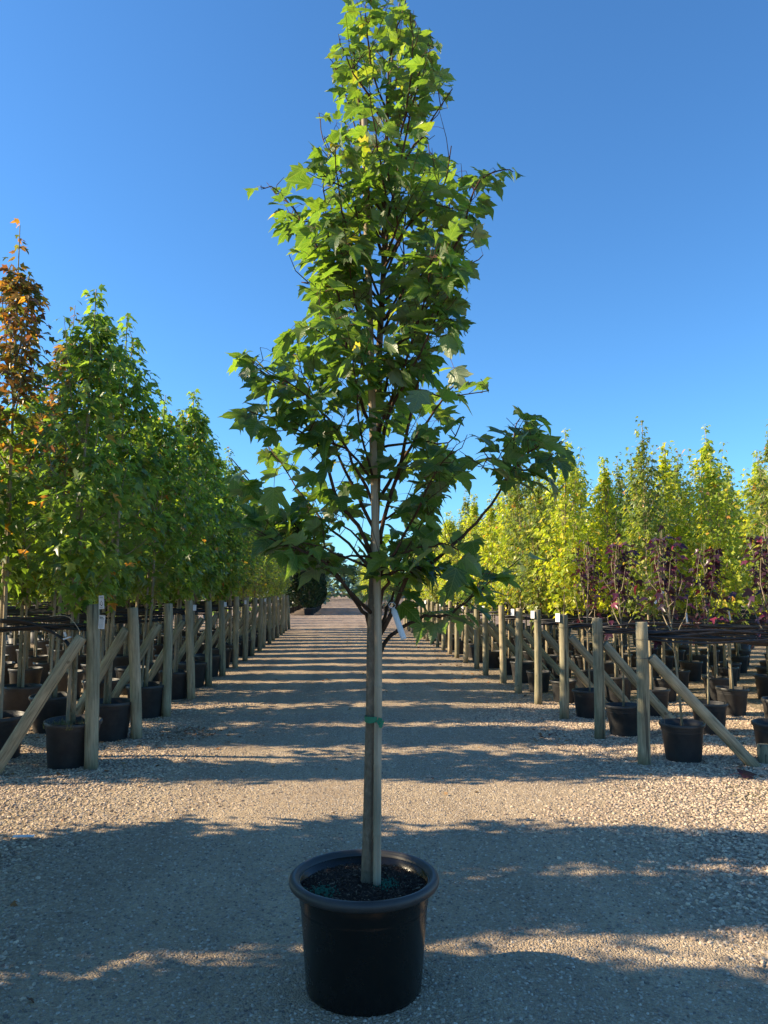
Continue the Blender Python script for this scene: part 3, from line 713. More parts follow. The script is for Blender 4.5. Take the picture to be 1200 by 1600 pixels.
for k in range(20):
    y = 55 + 3.0 * (k % 10); x = (2.5 if k < 10 else 4.0) + rnd.uniform(-.1, .1); kind = ('yellow', 'orange', 'yellow', 'olive')[k % 4]
    place(kind, k % 2, 'R', x, y, f'{LOOK[kind]} beyond the cross track, {ORD[k % 10]} in the ' + ('right roadside row' if k < 10 else 'right second row'), f'black pot beyond the cross track, {ORD[k % 10]} in the ' + ('right roadside row' if k < 10 else 'right second row'), 1.15 if kind != 'orange' else .85, 'trees beyond the cross track on the right', 'pots beyond the cross track on the right')

# farther rows that read as one mass
def far_rows(name, label, cells, mat, seed):
    q = random.Random(seed); lm = LeafMass(); tb = MB()
    quad = (np.array([(-.45, 0, 0), (.45, 0, 0), (.3, .8, .05), (-.3, .8, .05)]), [(0, 1, 2, 3)], [0], [(0, 0)] * 4)
    for (x, y, H, r, n, s, z0) in cells:
        for i in range(n):
            t = q.random(); z = z0 + t * (H - z0); rr = r * (1 - t) ** 0.5 * math.sqrt(q.random()); a = q.uniform(0, 6.28)
            lm.add(quad, (x + math.cos(a) * rr, y + math.sin(a) * rr, z), frame((math.cos(a), math.sin(a), q.uniform(-.8, .4)), (q.gauss(0, .5), q.gauss(0, .5), 1)), s * q.uniform(.6, 1.3))
        tb.tube([(x, y, 0), (x, y, H * .8)], [0.03 * H / 4, 0.01], 5)
        if H < 6: tb.lathe([(.17, 0), (.2, .36), (.18, .36), (.17, .3), (0.01, .3)], 10, 1, (x, y, 0))
    o = link(name, lm.mesh(name, [mat])); tag(o, label, 'trees', kind='stuff')
    tag(link('trunks', tb.mesh(name + '_trunks', [M['bark_pale'], M['pot_small']]), o), kind='stuff')
cells = []
for i in range(3, 16):
    y = LY[i]
    for k in range(5, 12):
        x = -2.56 - 0.88 * k
        if k >= (7 if i < 9 else 5) and in_view(x, y, .6) and k < 12: cells.append((x + rnd.uniform(-.1, .1), y, rnd.uniform(4.0, 4.7), .5, 220, .15, .75))
for i in range(15, 24, 2):
    for k in range(3, 14, 2): cells.append((-2.6 - k, 8 + 1.7 * i, rnd.uniform(4, 4.6), .6, 200, .2, .6))
far_rows('distant_tree_rows', 'green mass of more nursery trees deep inside the left block', cells, M['leaf_green'], 5)
cells = []
for i in range(4, 22):
    y = RY[i]
    for k in range(7 if i < 9 else (5 if i < 14 else 3), 16):
        x = 3.3 + 0.95 * k
        if in_view(x, y, .6) and (k + i) % 2 == 0: cells.append((x + rnd.uniform(-.2, .2), y, rnd.uniform(3.5, 4.2), .6, 220, .15, 1.2))
far_rows('distant_tree_rows', 'yellow green mass of more nursery trees deep inside the right block', cells, M['leaf_yellow'], 6)
cells = []
for k in range(46):
    x = rnd.uniform(-110, 120); cells.append((x, rnd.uniform(170, 220), rnd.uniform(7, 12), rnd.uniform(4, 6.5), 150, 1.6, .5))
for k in range(22):
    sx = -1 if k % 2 else 1; y = 84 + 5 * (k // 2) + rnd.uniform(-1, 1); x = (-2.9 if sx < 0 else 3.4) + sx * rnd.uniform(0, 1.5); cells.append((x, y, rnd.uniform(4.5, 6.5), 1.7, 130, .6, .2))
for x, y, h in ((-3, 165, 12), (-5, 140, 10), (4, 150, 8), (1.2, 215, 9), (-9, 150, 13), (5, 180, 8), (9, 160, 9), (-14, 160, 11), (15, 160, 10)): cells.append((x, y, h, 4, 260, 1.2, .5))
far_rows('distant_treeline', 'blue green tree line where the road ends at the horizon', cells, M['leaf_far'], 9)

# ------------------------------------------------------------------ the big potted maple
TY = 3.27
pot = bpy.data.objects.new('plant_pot', None); C.objects.link(pot)
PX = at(569, 1390, TY).x; pot.location = (PX, TY, gz(PX, TY) - 0.002)
tag(pot, 'large glossy black plastic pot with a thick rolled rim in the foreground', 'plant pot')
H_ = 0.443; rT, rB = 0.270, 0.236
bb = MB()
bb.lathe([(0.001, 0), (rB - .018, 0), (rB - .004, .006), (rB, .02), (rB + .75 * (rT - rB), H_ * .755), (rB + .76 * (rT - rB) + .0035, H_ * .765), (rT, H_ - .035), (rT, H_ - .02), (rT - .006, H_ - .02), (rT - .009, H_ - .12)], 96)
link('pot_body', bb.mesh('pot_body', M['pot']), pot)
bb = MB(); prof = []
for k in range(15):
    a = R(-150) + k * R(300) / 14
    prof.append((rT + 0.0215 + math.cos(a) * 0.0185, H_ - 0.020 + math.sin(a) * 0.0215))
prof += [(rT - .0005, H_ - .010), (rT - .001, H_ - .03)]
bb.lathe(prof, 96); link('pot_rim', bb.mesh('pot_rim', M['pot_rim']), pot)
SZ = H_ - 0.042
bb = MB(); bb.lathe([(0.001, SZ + .008), (.1, SZ + .006), (.18, SZ), (rT - .012, SZ - .012)], 40)
bb.v = [(x, y, z + rnd.uniform(-.004, .005)) for x, y, z in bb.v]; link('potting_mix', bb.mesh('potting_mix', M['soil']), pot)
bb = MB()
for k in range(3600):
    a = rnd.uniform(0, 6.28); r_ = (rT - .02) * math.sqrt(rnd.random()); l = rnd.uniform(.004, .024) * rnd.uniform(.5, 1.1); w = rnd.uniform(.0015, .005)
    rot = Euler((rnd.gauss(0, .35), rnd.gauss(0, .45), rnd.uniform(0, 6.28))).to_matrix()
    bb.box((math.cos(a) * r_, math.sin(a) * r_, SZ + .006 - .016 * (r_ / rT) ** 2 + rnd.uniform(0, .006)), (l, w, w * .5), rot)
tag(link('bark_mulch', bb.mesh('bark_mulch', M['chips'], False), pot), kind='stuff')
bb = MB()
for (cx, cy, n, s) in ((-.165, -.095, 260, .028), (.095, -.03, 170, .026)):
    for k in range(n):
        x, y = cx + rnd.gauss(0, s), cy + rnd.gauss(0, s * 1.2); w = rnd.uniform(.002, .0042)
        if math.hypot(x, y) < rT - .02: bb.box((x, y, SZ + .009 + rnd.uniform(0, .005)), (w, w, w), Euler((rnd.random() * 3, rnd.random() * 3, 0)).to_matrix())
tag(link('green_granules', bb.mesh('green_granules', M['granule'], False), pot), 'green granules lying in two patches on the mulch', kind='stuff')
zsoil = pot.location.z + SZ

tree = bpy.data.objects.new('maple_tree', None); C.objects.link(tree)
base_p = at(572, 1386, TY); base_p.z = zsoil; tree.location = base_p
tag(tree, 'tall young green maple standing in the large black pot in the foreground', 'tree')
def rel(p): return Vector(p) - base_p
# trunk
trunk_px = [(572, 1391, 24, 0), (573, 1372, 20.5, 0), (575, 1300, 18.5, 0), (577, 1200, 17, 0), (579, 1100, 16, .01), (580, 1000, 15, .02), (583, 900, 14, .03), (587, 800, 13.5, .03), (590, 700, 13, .03), (591, 620, 12.5, .03), (593, 540, 11, .04), (598, 450, 9.5, .05), (601, 360, 8, .05), (603, 260, 6.5, .05), (607, 160, 5, .04), (615, 70, 3.6, .03), (624, 5, 2.5, .02)]
def depth_at(px, py, Y): return (Vector((0, Y, 0)) + Vector((at(px, py, Y).x, 0, at(px, py, Y).z)) - Vector((0, 0, CAM_H))).dot(FWD)
tpts, trad = [], []
for (px, py, w, dy) in trunk_px:
    Y = TY + dy; p = at(px, py, Y); tpts.append(rel(p)); trad.append(w * .92 / 2 * depth_at(px, py, Y) / FPX)
def smooth_path(pts, vals, sub=4):
    P_, V_ = [], []
    n = len(pts)
    for i in range(n - 1):
        p0, p1, p2, p3 = pts[max(i - 1, 0)], pts[i], pts[i + 1], pts[min(i + 2, n - 1)]
        for s in range(sub):
            t = s / sub
            P_.append(0.5 * ((2 * p1) + (p2 - p0) * t + (2 * p0 - 5 * p1 + 4 * p2 - p3) * t * t + (3 * p1 - p0 - 3 * p2 + p3) * t ** 3))
            V_.append(vals[i] * (1 - t) + vals[i + 1] * t)
    P_.append(pts[-1]); V_.append(vals[-1]); return P_, V_
bb = MB(); tp_, tr_ = smooth_path(tpts, trad); bb.tube(tp_, tr_, 14, wob=.012)
for (i, s) in ((13, 1), (5, -1), (19, 1), (9, 1)):   # little bark collars
    bb.tube([tp_[i] - Vector((0, 0, .006)), tp_[i], tp_[i] + Vector((0, 0, .007))], [tr_[i] * 1.0, tr_[i] * 1.07, tr_[i] * 1.0], 14, cap=False)
link('trunk', bb.mesh('maple_trunk', M['bark']), tree)

LEFT = [(-30, 540), (0, 522), (30, 512), (90, 505), (140, 500), (175, 486), (200, 510), (225, 490), (240, 465), (262, 462), (285, 420), (300, 402), (330, 425), (365, 425), (400, 425), (430, 455), (465, 455), (500, 448), (545, 370), (585, 345), (620, 360), (650, 355), (700, 362), (750, 368), (800, 378), (850, 392), (880, 430), (915, 470), (935, 520), (1000, 570), (1100, 590)]
RGT = [(-30, 640), (0, 648), (35, 660), (55, 690), (90, 705), (135, 720), (185, 710), (200, 690), (240, 688), (262, 770), (275, 805), (310, 790), (330, 782), (380, 770), (430, 752), (470, 738), (510, 735), (560, 732), (590, 760), (620, 778), (670, 745), (700, 735), (760, 735), (800, 700), (850, 705), (900, 720), (940, 740), (985, 700), (1000, 640), (1100, 590)]
EXTRA = [(820, 710, 72, 70), (855, 770, 26, 30), (840, 872, 18, 12), (770, 905, 75, 35), (735, 850, 40, 30), (690, 985, 60, 40), (745, 975, 30, 25), (415, 297, 26, 14), (440, 320, 25, 25), (790, 272, 26, 22), (372, 560, 26, 22), (368, 660, 18, 24), (362, 715, 22, 30), (395, 770, 40, 30), (365, 810, 25, 25), (420, 830, 40, 35), (500, 905, 30, 30)]
HOLES = [(765, 660, 30, 55), (548, 845, 24, 30), (735, 790, 45, 35), (428, 770, 35, 22), (480, 720, 16, 14), (590, 985, 26, 50), (515, 850, 12, 14), (400, 700, 18, 12), (440, 690, 14, 10), (450, 860, 10, 10), (700, 690, 10, 22), (548, 700, 14, 22), (560, 640, 9, 26), (620, 700, 9, 24), (612, 610, 7, 26), (530, 740, 16, 12), (640, 760, 10, 18), (400, 735, 24, 10), (600, 500, 5, 22), (470, 575, 10, 8), (720, 640, 10, 10)]
def lerp_tab(tab, y):
    for (a, b2), (c, d) in zip(tab, tab[1:]):
        if a <= y <= c: return b2 + (d - b2) * (y - a) / (c - a)
    return tab[0][1] if y < tab[0][0] else tab[-1][1]
def allowed(px, py, jit=6.0):
    for (x, y, rx, ry) in EXTRA:
        if ((px - x) / rx) ** 2 + ((py - y) / ry) ** 2 < 1: return True
    for (x, y, rx, ry) in HOLES:
        if ((px - x) / rx) ** 2 + ((py - y) / ry) ** 2 < 1: return False
    return lerp_tab(LEFT, py) + jit < px < lerp_tab(RGT, py) - jit
limbs = [
 (9, .10, [(594, 1028), (603, 1002), (629, 980), (663, 963), (687, 963), (707, 956), (740, 930), (777, 903), (812, 872)]),
 (10, -.12, [(593, 992), (620, 944), (639, 896), (678, 876), (721, 838), (755, 804), (789, 751), (813, 722), (838, 700), (862, 688)]),
 (9, -.05, [(590, 975), (598, 930), (608, 905), (620, 885), (640, 850), (668, 800)]),
 (8, .25, [(592, 985), (606, 950), (622, 915), (652, 850), (676, 800)]),
 (9, -.10, [(594, 850), (606, 790), (629, 712), (644, 639), (653, 591), (668, 528), (678, 470), (690, 425)]),
 (9, -.25, [(592, 720), (606, 650), (629, 606), (653, 557), (680, 500), (705, 450)]),
 (9, .05, [(582, 1000), (575, 965), (562, 949), (528, 900), (508, 876), (479, 847), (455, 813), (421, 789), (388, 751), (362, 715)]),
 (8, -.22, [(582, 960), (565, 942), (547, 925), (520, 895), (508, 878), (470, 860), (430, 845), (400, 825)]),
 (9, -.10, [(585, 880), (560, 820), (533, 795), (504, 712), (482, 668), (465, 635), (430, 596), (390, 568)]),
 (8, .20, [(586, 830), (556, 770), (530, 715), (505, 650), (480, 600), (462, 555)]),
 (8, -.18, [(588, 700), (570, 640), (552, 600), (542, 557), (536, 494), (518, 422), (512, 364), (508, 326), (504, 290)]),
 (8, .15, [(592, 640), (575, 590), (545, 520), (520, 440), (490, 380), (460, 330), (432, 297), (408, 292)]),
 (8, -.12, [(600, 560), (640, 520), (687, 441), (710, 387), (725, 356), (740, 299), (779, 266), (800, 270)]),
 (7, .15, [(600, 500), (645, 450), (690, 385), (702, 318), (735, 275)]),
 (7, -.08, [(600, 430), (606, 345), (618, 284), (633, 211), (648, 146), (664, 84), (672, 60)]),
 (7, .12, [(598, 400), (575, 300), (562, 165), (554, 126), (552, 77), (551, 20), (550, -10)]),
 (6, -.1, [(602, 260), (606, 150), (612, 77), (628, 20), (636, -15)]),
 (6, .22, [(601, 380), (560, 330), (530, 270), (505, 220), (498, 178)]),
 (6, -.20, [(604, 280), (650, 230), (680, 180), (706, 138)]),
 (7, .28, [(598, 520), (640, 430), (665, 350), (672, 280), (668, 220)]),
 (7, -.28, [(598, 480), (560, 420), (540, 350), (528, 290), (524, 230)]),
 (7, -.30, [(590, 680), (620, 600), (650, 520), (668, 450), (672, 400)]),
 (8, .30, [(592, 780), (640, 700), (680, 640), (715, 600), (750, 600)]),
 (7, -.30, [(588, 800), (560, 740), (535, 690), (500, 640), (470, 610), (440, 590)]),
 (7, -.28, [(592, 900), (630, 840), (655, 790), (680, 740), (710, 700)]),
 (7, .30, [(586, 900), (545, 850), (500, 810), (450, 740), (420, 700)]),
 (6, -.30, [(590, 780), (575, 720), (560, 660), (556, 600), (548, 540)]),
 (6, .33, [(600, 620), (612, 540), (630, 470), (640, 400)]),
 (6, -.1, [(605, 200), (575, 150), (545, 100), (530, 60)]),
 (6, .1, [(606, 230), (640, 160), (655, 110), (662, 75)]),
 (6, -.32, [(598, 380), (600, 300), (590, 230), (580, 170)]),
 (6, -.05, [(600, 520), (570, 470), (520, 450), (470, 440)]),
 (7, .0, [(594, 900), (640, 890), (690, 900), (730, 910)]),
 (6, .1, [(586, 870), (550, 870), (500, 880), (460, 880)]),
 (6, -.15, [(594, 700), (650, 690), (700, 690), (725, 650)]),
 (5, .1, [(789, 751), (800, 700), (808, 660), (825, 648)]),
 (5, -.1, [(800, 738), (835, 735), (862, 755), (872, 775)]),
 (4, -.15, [(795, 745), (775, 722), (762, 715), (752, 735)]),
 (5, .05, [(838, 700), (860, 700), (880, 690)]),
 (6, -.15, [(600, 480), (575, 420), (560, 360), (556, 310)]),
 (6, .15, [(601, 430), (625, 380), (635, 330), (640, 290)]),
 (6, -.28, [(601, 400), (620, 350), (610, 290), (600, 250)]),
 (6, -.2, [(602, 380), (580, 340), (575, 280), (585, 230)]),
 (6, -.22, [(600, 500), (625, 450), (632, 400), (628, 360)]),
 (6, .2, [(602, 360), (650, 300), (665, 260), (672, 240)]),
 (6, -.18, [(597, 540), (560, 490), (550, 440), (545, 400)]),
 (6, .2, [(602, 330), (580, 260), (560, 210), (540, 150), (520, 100)]),
 (6, -.2, [(604, 260), (630, 200), (640, 140), (645, 80), (640, 20)]),
 (5, .15, [(607, 160), (620, 120), (640, 60), (650, 35)]),
 (5, -.1, [(604, 180), (585, 120), (575, 60), (570, 10)]),
 (6, -.25, [(600, 420), (640, 350), (690, 300), (705, 230)]),
 (6, .25, [(600, 430), (560, 390), (500, 350), (460, 345)]),
 (6, -.2, [(602, 340), (570, 300), (520, 285), (490, 255)]),
 (6, .15, [(600, 470), (660, 430), (720, 420), (755, 400)]),
 (6, -.25, [(596, 560), (650, 520), (700, 500), (730, 520)]),
 (6, .25, [(594, 640), (650, 610), (700, 620), (765, 610)]),
 (6, -.3, [(588, 760), (540, 700), (480, 680), (430, 660), (385, 640)]),
 (6, .1, [(586, 820), (620, 800), (660, 760), (720, 740)]),
 (6, -.2, [(584, 890), (540, 870), (490, 850), (445, 850)]),
 (6, -.2, [(594, 890), (640, 860), (690, 850), (715, 860)]),
 (6, .2, [(584, 880), (560, 840), (520, 815), (480, 820)]),
 (6, -.3, [(592, 600), (560, 560), (560, 560), (520, 530), (480, 510)]),
]
nodes = []   # (point, branch direction, t)
twigs = []
for li, (w, dY, path) in enumerate(limbs):
    pts = []; n = len(path)
    for i, (px, py) in enumerate(path):
        t = i / (n - 1); pts.append(at(px, py, TY + .02 + dY * 1.35 * t))
    rad0 = w / 2 * 3.1 / FPX * .85
    P_, V_ = smooth_path(pts, [max(.0022, rad0 * (1 - .8 * (i / (n - 1)))) for i in range(n)], 3)
    jit = [Vector((rnd.gauss(0, .003), rnd.gauss(0, .006), rnd.gauss(0, .003))) for _ in P_]
    P_ = [p + (j if k else Vector()) for k, (p, j) in enumerate(zip(P_, jit))]
    bb = MB(); bb.tube([rel(p) for p in P_], V_, 7); link('branch', bb.mesh('branch', M['twig']), tree)
    acc = 0; tot = sum((P_[k + 1] - P_[k]).length for k in range(len(P_) - 1)); run = 0
    for k in range(len(P_) - 1):
        seg = (P_[k + 1] - P_[k]); l = seg.length; run += l; acc += l
        if acc > (0.036 if run < .5 * tot or P_[k].z < 2.9 else 0.028) and run > min(.22, .25 * tot):
            acc = 0; nodes.append((P_[k + 1], seg.normalized(), run / tot))
            if rnd.random() < .62:
                twigs.append((P_[k + 1], seg.normalized(), rnd.uniform(.10, .34) * (1.1 - .5 * run / tot)))
    nodes.append((P_[-1], (P_[-1] - P_[-2]).normalized(), 1.0)); nodes.append((P_[-1], (P_[-1] - P_[-2]).normalized(), 1.0))
tw = MB()
for (p, d, l) in twigs:
    side = Vector((rnd.gauss(0, 1), rnd.gauss(0, 1), rnd.gauss(0, .3))).normalized()
    dd = (d * .7 + side + Vector((0, 0, .35))).normalized(); e = p + dd * l + Vector((0, 0, .12 * l))
    q_ = project(e)
    if not allowed(q_[0], q_[1]):
        e = p + dd * l * .4; q_ = project(e)
        if not allowed(q_[0], q_[1]): continue
    mid_ = p.lerp(e, .5) + Vector((rnd.gauss(0, .01), rnd.gauss(0, .01), -.01))
    tw.tube([rel(p), rel(mid_), rel(e)], [.0025, .0019, .0012], 4, cap=False)
    k = max(2, int((e - p).length / .05))
    for j in range(1, k + 1):
        t = j / k; nodes.append((p.lerp(mid_, t * 2) if t < .5 else mid_.lerp(e, t * 2 - 1), dd, t))
tag(link('twigs', tw.mesh('twigs', M['twig']), tree), kind='stuff')

leaves = []
for (p, d, t) in nodes:
    a0 = rnd.uniform(0, 6.28)
    for s in range(2):
        a = a0 + math.pi * s + rnd.gauss(0, .3)
        o_ = d.orthogonal().normalized(); o2 = d.cross(o_); out_ = o_ * math.cos(a) + o2 * math.sin(a)
        dirv = (out_ + d * .35 + Vector((p.x - base_p.x, p.y - base_p.y, 0)) * .6).normalized()
        dirv.z = dirv.z * .4 - rnd.uniform(-.05, .55)
        dirv.normalize()
        hgt = (p.z - 1.3) / 3.0
        size = (0.112 - 0.042 * min(1, hgt)) * rnd.uniform(.6, 1.22)
        roll = rnd.gauss(0, .4)
        m3 = frame(dirv, (rnd.gauss(0, .3), rnd.gauss(0, .3), 1), roll)
        tip = p + dirv * size * 1.35
        q_ = project(tip); q2 = project(p + dirv * size)
        edge = abs(rnd.gauss(0, 15)) + 2
        if not (allowed(q_[0], q_[1], edge) and allowed(q2[0], q2[1], edge)): continue
        gap = math.sin(p.x * 13 + 1.3 + p.z * 4) * math.sin(p.z * 11 + p.y * 9) * math.sin(p.y * 12 + p.x * 5 + 2)   # clumps and airy gaps
        if gap > .12 and rnd.random() < .78: continue
        if q_[0] > 745 and rnd.random() < .1: continue
        if hgt < .45 and rnd.random() < .10: continue
        leaves.append((size * FPX / q_[2] * (1.3 - min(.6, max(0, (p.y - TY)))), p, m3, size, hgt))
# a few broad pale undersides turned to the light on the right side
for (px, py, s, ang, dy) in ((662, 604, .125, -.25, -.3), (700, 572, .12, .35, -.28), (692, 520, .12, .2, -.25), (700, 466, .11, .3, -.22), (432, 752, .13, -.1, -.25)):
    p = at(px, py, TY + dy); d = Vector((math.sin(ang), -.25, -1)).normalized()
    face = Vector((.35, .85, .3)) if px > 500 else Vector((-.3, -.9, .5))
    leaves.append((1e4, p + Vector((0, .0, .05)), frame(d, face), s, .3))
leaves.sort(key=lambda l: -l[0])
mats_main = [M['leaf_main'], M['petiole']]; mats_fresh = [M['leaf_fresh'], M['petiole']]
lmesh = []
for mats in (mats_main, mats_fresh):
    row = []
    for var in leafvar:
        b_ = MB(); b_.v = [tuple(v) for v in var[0]]; b_.f = var[1]; b_.m = var[2]; b_.uv = var[3]; row.append(b_.mesh('maple_leaf', mats))
    lmesh.append(row)
mass = {0: LeafMass(), 1: LeafMass()}
for n, (s, p, m3, size, hgt) in enumerate(leaves):
    fresh = 1 if rnd.random() < max(0.03, (hgt - .5) * .9) else 0
    vi = rnd.randrange(10)
    if n < 300:
        o = bpy.data.objects.new('leaf', lmesh[fresh][vi]); C.objects.link(o); o.parent = tree
        o.matrix_basis = Matrix.Translation(rel(p)) @ m3.to_4x4() @ Matrix.Scale(size, 4)
    else: mass[fresh].add(leafvar[vi], rel(p), m3, size)
print('main leaves', len(leaves), 'left', nleft, 'right', nright)
fo = tag(link('foliage', mass[0].mesh('foliage', mats_main, True), tree), kind='stuff')
tag(link('young_foliage', mass[1].mesh('young_foliage', mats_fresh, True), tree), kind='stuff')

# stake beside the trunk
sp_px = [(589, 1390, 13.5), (590, 1200, 13.5), (591, 1000, 13), (586, 800, 13), (581, 620, 12.5), (576, 450, 12), (572, 300, 11), (569, 168, 10)]
spts = []; srad = []
for (px, py, w) in sp_px:
    Y = TY - 0.03; spts.append(at(px, py, Y)); srad.append(w * .94 / 2 * depth_at(px, py, Y) / FPX)
sp2, sr2 = smooth_path(spts, srad, 8)
sb = sp2[0]; P3, R3 = [], []; acc = 0; nextn = .2
for k in range(len(sp2)):
    if k: acc += (sp2[k] - sp2[k - 1]).length
    P3.append(sp2[k] - sb); R3.append(sr2[k])
    if acc > nextn and k + 1 < len(sp2):
        d = (sp2[k + 1] - sp2[k]).normalized(); q_ = sp2[k] - sb
        P3 += [q_ + d * .006, q_ + d * .011, q_ + d * .016]; R3 += [sr2[k] * 1.07, sr2[k] * 1.08, sr2[k] * .98]; nextn = acc + rnd.uniform(.22, .3)
bb = MB(); bb.tube(P3, R3, 12)
stk = link('wooden_stake', bb.mesh('stake', M['bamboo']), loc=sb); tag(stk, 'long pale grey stake tied upright against the trunk of the potted maple', 'stake')

# green tie
tie = bpy.data.objects.new('tie_ribbon', None); C.objects.link(tie); tc_ = at(583, 1120, TY); tie.location = tc_
tag(tie, 'green tape tied around the trunk and stake above the pot', 'tie')
bb = MB(); n = 28
for ring in range(2):
    zz = -.011 + ring * .006
    prof = []
    for k in range(n):
        a = 2 * math.pi * k / n; rx, ry = .0365, .036
        prof.append((math.cos(a) * rx, math.sin(a) * ry - .012))
    o = len(bb.v)
    for (x, y) in prof: bb.v.append((x, y, zz - .006 + .003 * math.sin(x * 90)))
    for (x, y) in prof: bb.v.append((x * 1.02, y * 1.02, zz + .012))
    for k in range(n): bb.f.append((o + k, o + (k + 1) % n, o + n + (k + 1) % n, o + n + k)); bb.m.append(0)
link('band', bb.mesh('band', M['tie']), tie)
bb = MB(); bb.box((.026, -.046, -.004), (.016, .01, .014), Euler((.2, .4, .3)).to_matrix())
bb.box((.033, -.048, -.022), (.014, .003, .032), Euler((.1, .35, .2)).to_matrix()); bb.box((.020, -.048, -.016), (.010, .003, .022), Euler((.1, -.5, .2)).to_matrix())
link('knot', bb.mesh('knot', M['tie'], False), tie)

# white plant tag hanging from a branch
tg = bpy.data.objects.new('plant_tag', None); C.objects.link(tg); p0 = at(614, 950, TY - .02); tg.location = p0
tag(tg, 'blank white plastic strip tag hanging from a low branch by the trunk', 'plant tag')
pA, pB = Vector((0, 0, 0)), at(631, 999, TY - .05) - p0
bb = MB(); ax = (pB - pA).normalized(); side = ax.cross(Vector((0, 1, .2))).normalized(); nn = ax.cross(side).normalized()
K = 8; w = .0125
for k in range(K + 1):
    c = pA.lerp(pB, k / K) + nn * (.004 * math.sin(k / K * 3.1)); ww = w * (.55 if k == 0 else 1)
    bb.v += [tuple(c - side * ww - nn * .0006), tuple(c + side * ww - nn * .0006), tuple(c + side * ww + nn * .0006), tuple(c - side * ww + nn * .0006)]
for k in range(K):
    a = 4 * k
    for j in range(4): bb.f.append((a + j, a + (j + 1) % 4, a + 4 + (j + 1) % 4, a + 4 + j)); bb.m.append(0)
bb.f += [(0, 3, 2, 1), (4 * K, 4 * K + 1, 4 * K + 2, 4 * K + 3)]; bb.m += [0, 0]
link('strip', bb.mesh('strip', M['white']), tg)
bb = MB(); bb.tube([Vector((math.cos(a) * .014 - .004, .01 * math.sin(a), .012 + .012 * math.sin(a))) for a in [k * .5 for k in range(13)]], [.0016] * 13, 5)
link('loop', bb.mesh('loop', M['white']), tg)
# grey ring clip
bb = MB(); bb.tube([Vector((math.cos(a) * .02, 0, math.sin(a) * .026)) for a in [R(-200) + k * .37 for k in range(12)]], [.0045] * 12, 7)
tag(link('ring_clip', bb.mesh('ring_clip', M['white']), loc=at(617, 882, TY + .02)), 'small grey open ring clip hooked on a branch right of the trunk', 'clip')

# ------------------------------------------------------------------ papers on the first left post
def paper(pxc, pyc, w, h, rz, label, marks):
    c = at(pxc, pyc, LY[0] - 0.075); e = bpy.data.objects.new('paper_notice', None); C.objects.link(e); e.location = c; e.rotation_euler = (R(2), R(rz), R(-12))
    tag(e, label, 'notice'); bb = MB(); bb.box((0, 0, 0), (w, .0025, h)); bb.mesh; link('sheet', bb.mesh('sheet', M['white'], False), e)
    b1 = MB(); b2 = MB()
    for (x, z, ww, hh, g_) in marks: (b2 if g_ else b1).box((x * w, -.0022, z * h), (ww * w, .0015, hh * h))
    link('print', b1.mesh('print', M['ink'], False), e)
    if b2.v: link('fine_print', b2.mesh('fine_print', M['inkgrey'], False), e)
    return e
paper(158.5, 941, .052, .125, -3, 'upper white card with a ring of dark marks, pinned atop nearest left post', [(0, .07, .16, .05, 0), (-.2, -.05, .12, .06, 0), (-.22, -.16, .16, .05, 0), (.02, -.24, .22, .06, 0), (.26, -.15, .16, .05, 0), (.16, -.05, .12, .05, 0), (0, .38, .7, .03, 1), (0, .32, .6, .02, 1), (0, -.38, .6, .02, 1)])
paper(159, 972, .062, .125, 4, 'lower white printed sheet with lines of text, pinned to nearest left post', [(-.12, .36, .55, .05, 0), (0, .28, .8, .025, 1), (-.05, .23, .7, .02, 0)] + [(-.05 - .02 * (k % 3), .15 - .08 * k, .75 - .05 * (k % 4), .016, 1) for k in range(8)])
# white row cards on right posts
for (i, side) in ((2, -1), (3, -1), (4, -1), (6, -1), (8, -1), (11, -1), (14, -1)):
    y = RY[i]; o = bpy.data.objects.new('row_card', None); bbm = MB(); bbm.box((0, 0, 0), (.003, .07, .11)); o = link('row_card', bbm.mesh('row_card', M['white'], False), loc=(RX - .072 if i > 3 else RX - .069, y - .02, 1.27), rot=(0, R(2), R(35)))
    tag(o, f'small white row card fixed near the top of the {ORD[i]} right post', 'card', 'white row cards on the right posts')
for i in (3, 5, 7, 10, 13):
    bbm = MB(); bbm.box((0, 0, 0), (.05, .003, .09)); o = link('row_card', bbm.mesh('row_card', M['white'], False), loc=(LX + .02, LY[i] - .078, 1.36), rot=(R(2), 0, R(10)))
    tag(o, f'small white row card fixed to the {ORD[i]} post of the left line', 'card', 'white row cards on the left posts')
# twine at the first left post, pipe ends
bb = MB(); tpx = [(78, 963), (100, 962), (112, 968), (124, 985), (131, 1002), (129, 1020)]
o0 = at(78, 963, 7.30); pts, rr_ = smooth_path([at(x, y, 7.25) - o0 for x, y in tpx], [.0035] * 6, 5); bb.tube(pts, rr_, 5)
tag(link('twine', bb.mesh('twine', M['twine']), loc=o0), 'pale twine hanging from the pipes beside the nearest left post', 'twine')
e = bpy.data.objects.new('pipe_bundle', None); C.objects.link(e); o0 = at(40, 972, 7.3); e.location = o0
tag(e, 'black pipe ends bound by white clamp, drooping near the front left brace', 'irrigation pipe')
for k in range(3):
    bb = MB(); tpx = [(0, 968 + k * 2), (40, 971 + k * 2), (75, 984 + k), (98, 999 - k), (106 + 2 * k, 1008), (113 + 3 * k, 1020 - k)]
    pts, rr_ = smooth_path([at(x, y, 7.32 + .02 * k) - o0 for x, y in tpx], [.011] * 6, 4); bb.tube(pts, rr_, 7); link('pipe', bb.mesh('pipe', M['pipe']), e)
bb = MB(); bb.box(at(105, 997, 7.28) - o0, (.062, .05, .014), Euler((0, R(-18), 0)).to_matrix()); link('clamp', bb.mesh('clamp', M['white'], False), e)
bb = MB(); bb.box(at(102, 991, 7.28) - o0, (.016, .02, .045), Euler((0, R(-20), 0)).to_matrix()); link('clamp', bb.mesh('clamp', M['white'], False), e)
